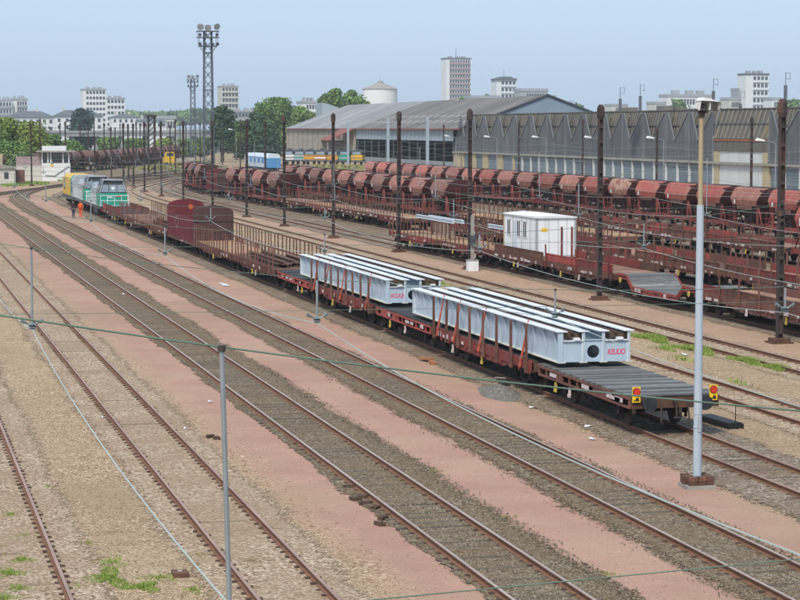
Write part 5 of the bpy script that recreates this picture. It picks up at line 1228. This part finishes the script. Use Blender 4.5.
for i, (px, m1, m2) in enumerate([(290, M_COACHW, M_OR2), (301, M_LGREY, M_GREEN), (311, M_OR2, M_LYEL), (322, M_OR2, M_WHITE), (334, M_OR2, M_LYEL), (346, M_GREEN, M_LGREY), (358, M_LYEL, M_OR2)]):
    yy = 520 - i*2; x, _, _ = spot(px, yy); o = link('locomotive', depot_loco_mesh(m1, m2)); o.location = (x, yy, 0); o.rotation_euler = (0, 0, R(-20)); o.scale = (1.0, .6, 1.0)
    tag(o, 'small locomotive parked before the beige wall, %s from the left' % ORD[i], 'locomotive', 'locomotives parked before the beige wall')
# blue and white coach
cx, _, _ = spot(262, 443)
co = tag(empty('rail_coach', (cx, 443, 0)), 'blue and white railway coach behind the brown hoppers', 'coach')
MB().prism([(-1.4,1.0),(1.4,1.0),(1.4,3.1),(1.0,3.85),(-1.0,3.85),(-1.4,3.1)], -14, 14, 'y').build('body', M_COACHW, co)
MB().box(-1.42,1.42,-14.02,-11.5,1.0,3.0).build('blue_end', M_BLUE, co); MB().box(-1.41,1.41,-11.4,13.9,2.95,3.15).build('blue_band', M_BLUE, co)
for k in range(5): MB().box(-1.42,-1.40,-10+k*4.8,-7+k*4.8,1.9,2.9).build('window', M_BLUE, co)
MB().box(-1.2,1.2,-13,13,.3,1.0).build('underframe', M_LDARK, co); co.rotation_euler.z = 0
# yellow road vehicle far away
vx, _, _ = spot(171, 520)
ve = tag(empty('yellow_machine', (vx, 520, 0)), 'yellow rail machine standing beyond the far poles', 'machine')
MB().box(-2.4,1.2,-1.4,1.4,.8,2.6).prism([(-2.0,2.6),(1.0,2.6),(.6,4.2),(-1.6,4.2)], -1.3, 1.3, 'y').build('body', M_LYEL, ve)
MB().box(-1.5,.5,-1.33,-1.29,2.9,3.9).build('window', M_GLASS, ve); MB().box(1.2,6.5,-1.3,1.3,.9,2.2).box(3.5,3.8,-.2,.2,2.2,4.2).build('crane_deck', M_BEIGEW, ve)
ve.scale = (.85, .85, .78)
for q in (-1.5, 5): MB().cyl((q,-1.5,.55),(q,1.5,.55),.5,12).build('wheel_pair', M_LDARK, ve)

# ------------------------------------------------------------------ lighting towers
def light_tower(px, y, h, label, s=1.0):
    x, _, _ = spot(px, y); root = tag(empty('lighting_tower', (x, y, 0)), label, 'lighting tower', 'lattice lighting towers'); w = .72*s
    def half(z): return w*(1.15-.35*z/h)
    mb = MB(); n = int(h/1.5)
    for sx in (-1, 1):
        for sy in (-1, 1): mb.bar((sx*half(0),sy*half(0),0),(sx*half(h),sy*half(h),h),.13,.13)
    for k in range(n):
        z0, z1 = h*k/n, h*(k+1)/n; a, b = half(z0), half(z1)
        for sy in (-1, 1):
            mb.bar((-a,sy*a,z0),(b,sy*b,z1),.07,.07); mb.bar((a,sy*a,z0),(-b,sy*b,z1),.07,.07)
            mb.bar((sy*a,-a,z0),(sy*b,b,z1),.07,.07); mb.bar((sy*a,a,z0),(sy*b,-b,z1),.07,.07)
    mb.build('lattice', M_TOWERM, root)
    for f in (.35, .62, .86): z = h*f; q = half(z)+.12; MB().box(-q,q,-q,q,z-.1,z+.1).build('collar', M_TOWERM, root)
    for z in (h*.905, h*.96, h*1.0):
        q = 1.75*s if z > h*.93 else 1.4*s
        MB().box(-q,q,-.9*s,.9*s,z-.09,z+.05).build('platform', M_TOWERM, root)
    mb = MB()
    for sx in (-1, 1):
        for sy in (-1, 1): mb.bar((sx*1.35*s,sy*.85*s,h*.9),(sx*1.6*s,sy*.85*s,h),.06,.06); mb.bar((sx*.55*s,sy*.55*s,h*.86),(sx*1.35*s,sy*.85*s,h*.905),.06,.06)
    for z in (h*.96+.9, h+.9): mb.bar((-1.75*s,-.9*s,z),(1.75*s,-.9*s,z),.04,.04)
    mb.build('railing', M_TOWERM, root)
    for i, (lx, lz) in enumerate([(-1.2,h+.75),(0,h+.6),(1.2,h+.8),(-1.3,h*.96+.5),(-.4,h*.96+.5),(1.2,h*.96+.5),(-1.3,h*.905+.4),(-.5,h*.905+.35),(.5,h*.905+.35),(1.3,h*.905+.4)]):
        r_ = (.55 if i < 3 else .28)*s; d = Vector((.35 if lx > 0 else -.3, -1, -.35)).normalized(); c = Vector((lx*s, -.6*s, lz))
        MB().cyl(c, c+d*.4*s, r_*.35, 12, 0, r_).cyl(c+d*.4*s, c+d*.43*s, r_, 12).cyl(c, c+Vector((0,0,-.6)), .05, 6).build('floodlamp', M_LAMP if i < 3 else M_TOWERM, root)
    return root
light_tower(208.5, 335, 24.6, 'tall lattice lighting tower with round floodlights, the nearer one')
light_tower(193, 600, 23.2, 'lattice lighting tower with floodlights, the smaller farther one', .95)

# ------------------------------------------------------------------ signal cabin at the far left
sx_, _, _ = spot(45, 372)
sc_ = tag(empty('signal_cabin', (sx_, 372, 0)), 'white two-part signal cabin with flat roof and window band', 'building'); sc_.rotation_euler.z = R(-6)
MB().box(-.6,4.3,-2.5,3.5,0,3.1).build('wall', M_BWHITE, sc_); MB().box(-5.0,-.65,-2.2,3.2,0,2.7).build('annex_wall', M_BCREAM, sc_)
MB().box(-.4,4.1,-2.3,3.3,3.1,5.0).build('window_band', M_GLASS, sc_)
for x in (-.5, .5, 1.0, 3.1, 4.1): MB().box(x-.12,x+.12,-2.52,-2.28,3.1,5.0).build('mullion', M_BWHITE, sc_)
MB().box(-1.5,5.2,-3.4,4.4,5.0,5.25).build('roof', M_CONC, sc_); MB().box(-.5,3.6,-2.4,3.4,5.25,6.05).build('parapet', M_BWHITE, sc_)
MB().box(.9,1.4,-2.54,-2.51,2.5,2.95).build('yellow_plate', M_YEL, sc_)
MB().cyl((0,-2.6,1.0),(1.6,-2.6,.9),.05,6).cyl((1.6,-2.6,.9),(4.1,-2.6,2.6),.05,6).build('stair_rail', M_LDARK, sc_)
MB().box(-5.0,-.7,-2.22,-2.18,2.72,4.3).build('annex_glazing', mat('annex_pink', (.36,.27,.27), (.28,.2,.2), 1, .6), sc_)
hx, _, _ = spot(4, 352)
ht = tag(empty('old_hut', (hx, 352, 0)), 'low weathered grey hut at the left edge', 'hut')
MB().box(-4.5,1.6,-2,3,0,2.6).build('wall', M_BCREAM, ht); MB().prism([(-4.8,2.6),(1.9,2.6),(1.9,2.8),(-1.5,3.4),(-4.8,2.8)], -2.3, 3.3, 'y').build('roof', M_CONC, ht)
MB().box(-.2,.5,-2.03,-2.0,.9,2.0).build('window', M_GLASS, ht); MB().box(-.9,-.3,.2,.8,2.8,5.0).build('chimney', M_YBRICK, ht); MB().box(1.7,3.2,-1,3,0,2.3).build('lean_to', M_BROWNRED, ht)

# ------------------------------------------------------------------ viaduct behind the yard
vd = tag(empty('road_viaduct', (0, 760, 0)), 'grey concrete road viaduct crossing behind the far end of the yard', 'bridge')
x0v, x1v = spot(-40, 760)[0], spot(300, 760)[0]
MB().box(x0v,x1v,-5,5,6.2,7.4).build('deck', M_CONCROAD, vd); MB().box(x0v,x1v,-5.2,-5.02,7.4,8.3).build('parapet', M_CONCROAD, vd)
for k in range(14):
    x = x0v+4+k*(x1v-x0v-8)/13; MB().box(x-.7,x+.7,-4,4,0,6.2).build('pier', M_CONCROAD, vd)
rl = MB()
for k in range(90): x = x0v+k*(x1v-x0v)/89; rl.box(x-.05,x+.05,-5.15,-5.05,8.3,9.3)
rl.box(x0v,x1v,-5.15,-5.05,9.2,9.3); tag(rl.build('railing', M_TOWERM, vd), kind='stuff')

# ------------------------------------------------------------------ apartment buildings
def block(px0, px1, py_top, y, label, wall, floors, cols, name='apartment_block', depth=14, side=.22, band=None, roofbox=True, base=0, win=None, mast=0, dark=False):
    xa, _, zt = spot(px0, y, py_top); xb, _, _ = spot(px1, y, py_top); W = xb-xa; h = zt-base
    root = tag(empty(name, ((xa+xb)/2, y, base)), label, 'building'); root.rotation_euler.z = 0
    MB().box(-W/2,W/2,0,depth,0,h).build('wall', wall, root)
    fh = h/floors; x0 = -W/2+W*side; x1 = W/2-W*.03; cw = (x1-x0)/cols
    wn_ = MB(); bl = MB()
    for f in range(floors):
        z = f*fh
        for c in range(cols):
            wn_.box(x0+c*cw+cw*.16,x0+(c+1)*cw-cw*.16,-.12,.02,z+fh*.34,z+fh*.82)
        if band: bl.box(x0,x1,-.7,-.1,z+fh*.02,z+fh*.3)
    tag(wn_.build('windows', win or M_BWIN, root), kind='stuff')
    if band: tag(bl.build('balconies', band, root), kind='stuff')
    MB().box(-W/2-.2,W/2+.2,-.3,depth+.2,h,h+fh*.25).build('roof', M_BGREY if not dark else M_BROOF, root)
    if roofbox:
        for q in (-.25, .05, .28): MB().box(W*q-W*.07,W*q+W*.07,depth*.3,depth*.6,h+fh*.25,h+fh*.6).build('roof_housing', M_BGREY, root)
    if mast: MB().cyl((0,depth*.5,h),(0,depth*.5,h+mast),.25,6,0,.1).build('mast', M_TOWERM, root)
    return root
block(446, 471, 59, 1500, 'tall white tower block with dark roof and mast behind the pitched hall', M_BWHITE, 16, 8, band=M_BPINK, mast=9, dark=True, side=.14)
b2 = block(496.5, 516.5, 80, 1500, 'white tower block with overhanging dark roof right of the tallest tower', M_BWHITE, 9, 4, band=M_BWHITE, side=.22, roofbox=False, dark=True, mast=8)
MB().prism([(-8.5,31.0+11),(8.5,31.0+11),(3,33.5+11),(-3,33.5+11)], -1, 14, 'y').build('overhanging_roof', M_BROOF, b2).location = (0, 0, spot(506, 1500, 80)[2]-42)
block(746, 769, 75, 1300, 'white apartment tower with balconies at the right', M_BWHITE, 9, 4, band=M_BWHITE, side=.30, dark=True)
block(739, 746.5, 90, 1310, 'slim dark annex left of the right apartment tower', M_BGREY, 6, 2, roofbox=False)
block(667, 714, 97, 1250, 'long white apartment slab behind the floodlight', M_BWHITE, 4, 14, band=M_BWHITE, side=.1)
block(83, 106, 90, 1150, 'white tower block at the left with grid of square windows', M_BWHITE, 10, 6, side=.12, band=None)
block(106, 125, 99, 1180, 'lower white block beside the left tower', M_BWHITE, 8, 5, side=.05)
block(-4, 12, 101, 1200, 'white balconied block at the left edge', M_BWHITE, 6, 4, band=M_BGREY)
block(11, 27.5, 100, 1210, 'white block with stepped windows near the left edge', M_BWHITE, 6, 4, side=.35, band=M_BGREY)
block(221, 238.5, 87, 1250, 'cream tower block behind the lighting tower', M_BCREAM, 10, 5, band=M_BCREAM, side=.05)
block(303, 318, 103, 900, 'white stepped apartment block among the trees', M_BWHITE, 5, 4, side=.2, band=M_BWHITE)
block(232, 262, 112, 1000, 'low grey apartment block behind the trees', M_BGREY, 5, 8, side=.1)
def house(px0, px1, pye, pyr, y, label, fl, cols):
    xa, _, ze = spot(px0, y, pye); xb, _, zr = spot(px1, y, pyr); W = xb-xa
    root = tag(empty('house', ((xa+xb)/2, y, 0)), label, 'building')
    MB().box(-W/2,W/2,0,12,0,ze).build('wall', M_BWHITE, root)
    r_ = MB().add([(-W/2-.5,-.6,ze),(W/2+.5,-.6,ze),(W/2+.5,12.6,ze),(-W/2-.5,12.6,ze),(-W/2+5,6,zr),(W/2-5,6,zr)],[(0,1,5,4),(1,2,5),(2,3,4,5),(3,0,4),(3,2,1,0)]).build('roof', M_BROOF, root)
    for q in (-.3, .15): MB().box(W*q-.5,W*q+.5,5.5,6.5,zr-1,zr+1.2).build('chimney', M_BCREAM, r_)
    wn_ = MB(); wh = 1.5
    for f in range(fl):
        for c in range(cols): xw = -W/2+W*(c+.5)/cols; wn_.box(xw-.6,xw+.6,-.1,.05,ze-2.6-f*3.0,ze-1.1-f*3.0)
    tag(wn_.build('windows', M_BWIN, root), kind='stuff'); return root
house(8, 54, 117, 111, 900, 'white house row with slate roof at the left', 2, 7)
house(55, 103, 116, 110, 950, 'white house row with slate roof behind the dark cedar', 2, 6)
house(112, 140, 117, 114, 1050, 'low white building with coloured frieze right of the left towers', 1, 5)
house(138, 166, 121, 118, 1000, 'long low grey roofed building in the left distance', 1, 6)
block(157, 176, 119, 1100, 'flat cream building left of the smaller lighting tower', M_BCREAM, 2, 5, roofbox=False)
for i, (a, b, t, y) in enumerate([(404, 428, 119, 1100), (520, 548, 91.5, 1400), (546, 556, 98, 1350), (612, 628, 106, 1200), (655, 666, 104, 1150), (729, 740, 100, 1200), (772, 781, 100, 1250), (270, 302, 108, 1050), (470, 500, 98, 1350)]):
    block(a, b, t if t > 0 else 100, y, 'low distant building on the skyline, %s' % ['left of the tallest tower', 'with grey stepped roof right of the two towers', 'small, beside the stepped roof', 'left of the floodlight', 'just left of the floodlight', 'left of the right apartment tower', 'at the right edge', 'among the trees left of the hall', 'between the two towers'][i], [M_BGREY, M_BGREY, M_BGREY, M_BCREAM, M_BCREAM, M_BCREAM, M_BWHITE, M_BCREAM, M_BCREAM][i], 4, 8, roofbox=False)
# water tank
tx, _, tz = spot(380, 780, 88); wt = tag(empty('water_tower', (tx, 780, 0)), 'round white water tower with grey conical roof behind the hall', 'water tower')
MB().cyl((0,0,0),(0,0,tz-6),4.5,24).build('shaft', M_BGREY, wt); MB().cyl((0,0,tz-6),(0,0,tz-.4),6.6,32).build('tank', M_BWHITE, wt); MB().cyl((0,0,tz-7.2),(0,0,tz-6),5.0,32,0,6.6).build('tank_base', M_BGREY, wt)
MB().cyl((0,0,tz-.4),(0,0,tz+1.9),6.9,32,0,1.2).build('roof', M_CONC, wt); MB().cyl((0,0,tz+1.8),(0,0,tz+2.6),1.2,16).box(-.1,.1,-.1,.1,2.6+tz,tz+3.6).build('lantern', M_BGREY, wt)
# curved white building with a round window
qx, _, _ = spot(322, 680); cb = tag(empty('curved_building', (qx, 680, 0)), 'pale building with curved roof and round window behind the hall', 'building')
pr = [(0,0),(10,0)] + [(10*(1-k/8), 13.6+3.9*math.sin(k/8*1.3)/math.sin(1.3)) for k in range(9)]
recalc(MB().prism(pr[::-1], 0, 10, 'y').build('wall', M_BLUEGREY, cb)); MB().cyl((4.2,-.1,13.9),(4.2,.05,13.9),.95,20).build('round_window', M_BWIN, cb)
# antenna posts above the grey shed
for i, (px, y, z) in enumerate([(620, 500, 19.5), (640, 500, 20.2), (570, 560, 17), (713, 470, 21), (740, 470, 18), (785, 450, 22)]):
    x, _, _ = spot(px, y); o = MB().box(-.3,.3,-.3,.3,0,z-3).cyl((0,0,z-3),(0,0,z),.08,6).box(.3,1.2,-.05,.05,z-.3,z-.2).box(.3,1.1,-.05,.05,z-1.6,z-1.5).cyl((1.1,0,z-1.8),(1.1,0,z-.2),.05,5).build('signal_mast', M_TOWERM, None, loc=(x, y, 0))
    tag(o, 'thin dark mast rising behind the grey shed roof, %s' % ['left of two near the dark pole', 'taller of two near the dark pole', 'leftmost', 'right of the floodlight', 'beside the slim dark annex', 'rightmost'][i], 'mast')

# ------------------------------------------------------------------ trees
LM = {'mid': leafmat('leaf_mid', (.065,.125,.032), (.20,.30,.08)), 'dark': leafmat('leaf_dark', (.03,.065,.035), (.08,.135,.06)), 'light': leafmat('leaf_light', (.11,.17,.03), (.25,.31,.07)), 'cedar': leafmat('leaf_cedar', (.02,.042,.042), (.05,.085,.075))}
def tree(px, y, py_top, wpx, label, kind='mid', n=2600, leaf=.7, lobes=9, base=.15):
    x, _, zt = spot(px, y, py_top); s_ = y/FPX*1.03; W = wpx*s_; rr = np.random.default_rng(int(px*7+y))
    root = tag(empty('tree', (x, y, 0)), label, 'tree', 'trees around the yard')
    mb = MB().cyl((0,0,0),(0,0,zt*.6),.035*zt,8,0,.015*zt)
    for k in range(5):
        a = rr.random()*6.28; mb.cyl((0,0,zt*(.25+.08*k)),(math.cos(a)*W*.3,math.sin(a)*W*.3,zt*(.5+.08*k)),.012*zt,6,0,.004*zt)
    mb.build('trunk', M_BARK, root)
    cz = zt*(base+1)/2; hz = zt*(1-base)/2
    C = []
    for k in range(lobes):
        a = rr.random()*6.28; r = math.sqrt(rr.random())*.62; u = rr.uniform(-.75,.72); f = math.sqrt(max(.1,1-u*u*.8))
        C.append((math.cos(a)*r*W/2*f, math.sin(a)*r*W/2*f, cz+u*hz, rr.uniform(.26,.44)*min(W, 2*hz)))
    C.append((0, 0, zt-.2*min(W, 2*hz), .2*min(W, 2*hz)))
    C = np.array(C); idx = rr.integers(0, len(C), n); d = rr.normal(size=(n, 3)); d /= np.linalg.norm(d, axis=1)[:, None]
    rad = C[idx, 3] * (0.35 + .85*rr.random(n)**1.1)
    P = C[idx, :3] + d*rad[:, None]*np.array([1, 1, .85]); P[:, 2] = np.clip(P[:, 2], .3, zt)
    t1 = rr.normal(size=(n, 3)); t1 /= np.linalg.norm(t1, axis=1)[:, None]; t2 = np.cross(t1, d + .5*rr.normal(size=(n, 3))); t2 /= np.linalg.norm(t2, axis=1)[:, None]+1e-9
    sz = leaf*rr.uniform(.5, 1.2, n)[:, None]
    V = np.stack([P-t1*sz-t2*sz*.6, P+t1*sz-t2*sz*.6, P+t1*sz+t2*sz*.6, P-t1*sz+t2*sz*.6], 1).reshape(-1, 3)
    tone = np.clip(rr.random(len(C))[idx]*.6 + .4*rr.random(n), 0, 1)
    link('crown', np_mesh('crown', V, np.arange(4*n).reshape(-1, 4), LM[kind], np.repeat(tone, 4)), root)
    return root
TREES = [(8, 410, 118, 40, 'light', 'broad bright green bush at the left edge behind the hut'), (28, 425, 122, 34, 'light', 'bright green bush above the signal cabin roof'), (48, 440, 135, 30, 'mid', 'green bush right of the bright bushes behind the cabin'), (12, 400, 142, 36, 'mid', 'low green bush behind the old hut'), (68, 470, 140, 26, 'mid', 'low green shrub between the poles right of the cabin'), (-8, 405, 126, 30, 'mid', 'green bush cut by the left edge'),
    (80, 760, 108.5, 23, 'cedar', 'dark blue-green cedar before the white houses'), (222, 560, 105, 24, 'dark', 'dark tall tree behind the lighting tower'), (236, 600, 122, 22, 'mid', 'mid green tree right of the lighting tower'), (255, 600, 111, 26, 'dark', 'very dark tree left of the round green tree'), (278, 700, 98, 34, 'mid', 'tall round green tree left of the pitched hall'), (299, 720, 106, 28, 'mid', 'green tree touching the corner of the hall'), (266, 660, 103, 22, 'mid', 'green tree behind the very dark tree'), (245, 620, 128, 24, 'dark', 'low dark tree below the cream tower'), (268, 590, 124, 28, 'dark', 'low dark tree left of the hall corner'), (290, 690, 126, 22, 'mid', 'low green tree at the hall corner'),
    (336, 720, 88, 24, 'mid', 'tall green tree left of the water tower'), (352, 730, 90, 22, 'mid', 'green tree close to the water tower'), (325, 720, 94, 14, 'mid', 'slim green tree above the curved building'), (366, 740, 101, 18, 'light', 'pale green treetop at the foot of the water tower'), (310, 760, 112, 18, 'light', 'pale green tree beside the white stepped block'),
    (462, 1400, 97, 12, 'mid', 'small green treetop before the tallest tower'), (487, 1380, 94.5, 18, 'mid', 'green treetop between the two towers'), (577, 1100, 103, 22, 'mid', 'green treetop right of the grey gable'), (680, 1150, 100, 24, 'mid', 'green treetop before the white slab'), (718, 1150, 101, 12, 'mid', 'small green treetop right of the floodlight'), (790, 1150, 100, 24, 'mid', 'green treetop at the right edge'), (203, 640, 138, 16, 'mid', 'low green tree between the two lighting towers'), (165, 640, 139, 26, 'light', 'pale low tree before the viaduct'), (110, 660, 138, 24, 'mid', 'low green tree by the viaduct, right of the cedar'), (136, 670, 139, 26, 'mid', 'low green tree by the viaduct, behind the lattice mast'), (188, 660, 140, 20, 'mid', 'low green tree at the foot of the far lighting tower')]
for (px, y, pt, w_, k, lb) in TREES:
    big = y < 800; tree(px, y, pt, w_, lb, k, 9000 if big else 1600, leaf=.00060*y if big else .0008*y, lobes=12, base=.02 if y < 480 else .12)
# far wooded hill on the left skyline
hv = []; ht_ = []; rr = np.random.default_rng(3)
n = 9000; px = rr.uniform(118, 236, n); yy = rr.uniform(2300, 2500, n)
top = 111.5 + 3.5*np.sin((px-118)/118*3.1+.6)**2
for a, b, c in zip(px, yy, top):
    x, _, z = spot(a, b, c + rr.random()*9); s = 2.2*rr.uniform(.6,1.3); t = np.clip(rr.normal(size=3),-1.2,1.2)*s; u = np.clip(rr.normal(size=3),-1.2,1.2)*s; p = np.array((x, b, max(z, 3)))
    hv += [p-t-u, p+t-u, p+t+u, p-t+u]; q = rr.random(); ht_ += [q]*4
tag(link('far_wood', np_mesh('far_wood', np.array(hv), np.arange(len(hv)).reshape(-1, 4), LM['mid'], ht_)), 'wooded ridge on the left skyline', 'wood', kind='stuff')

# ------------------------------------------------------------------ haze
hz = MB().box(-700, 1500, -40, 2700, -1, 75).build('haze', mat('haze_tmp', (1,1,1)))
hm = bpy.data.materials.new('haze_air'); hm.use_nodes = True; N = hm.node_tree.nodes; N.clear()
ho = N.new('ShaderNodeOutputMaterial'); pv = N.new('ShaderNodeVolumePrincipled'); pv.inputs['Color'].default_value = (.90,.95,1,1); pv.inputs['Density'].default_value = .00014; pv.inputs['Anisotropy'].default_value = .1
hm.node_tree.links.new(pv.outputs[0], ho.inputs['Volume']); hz.data.materials.clear(); hz.data.materials.append(hm)
tag(hz, kind='stuff')
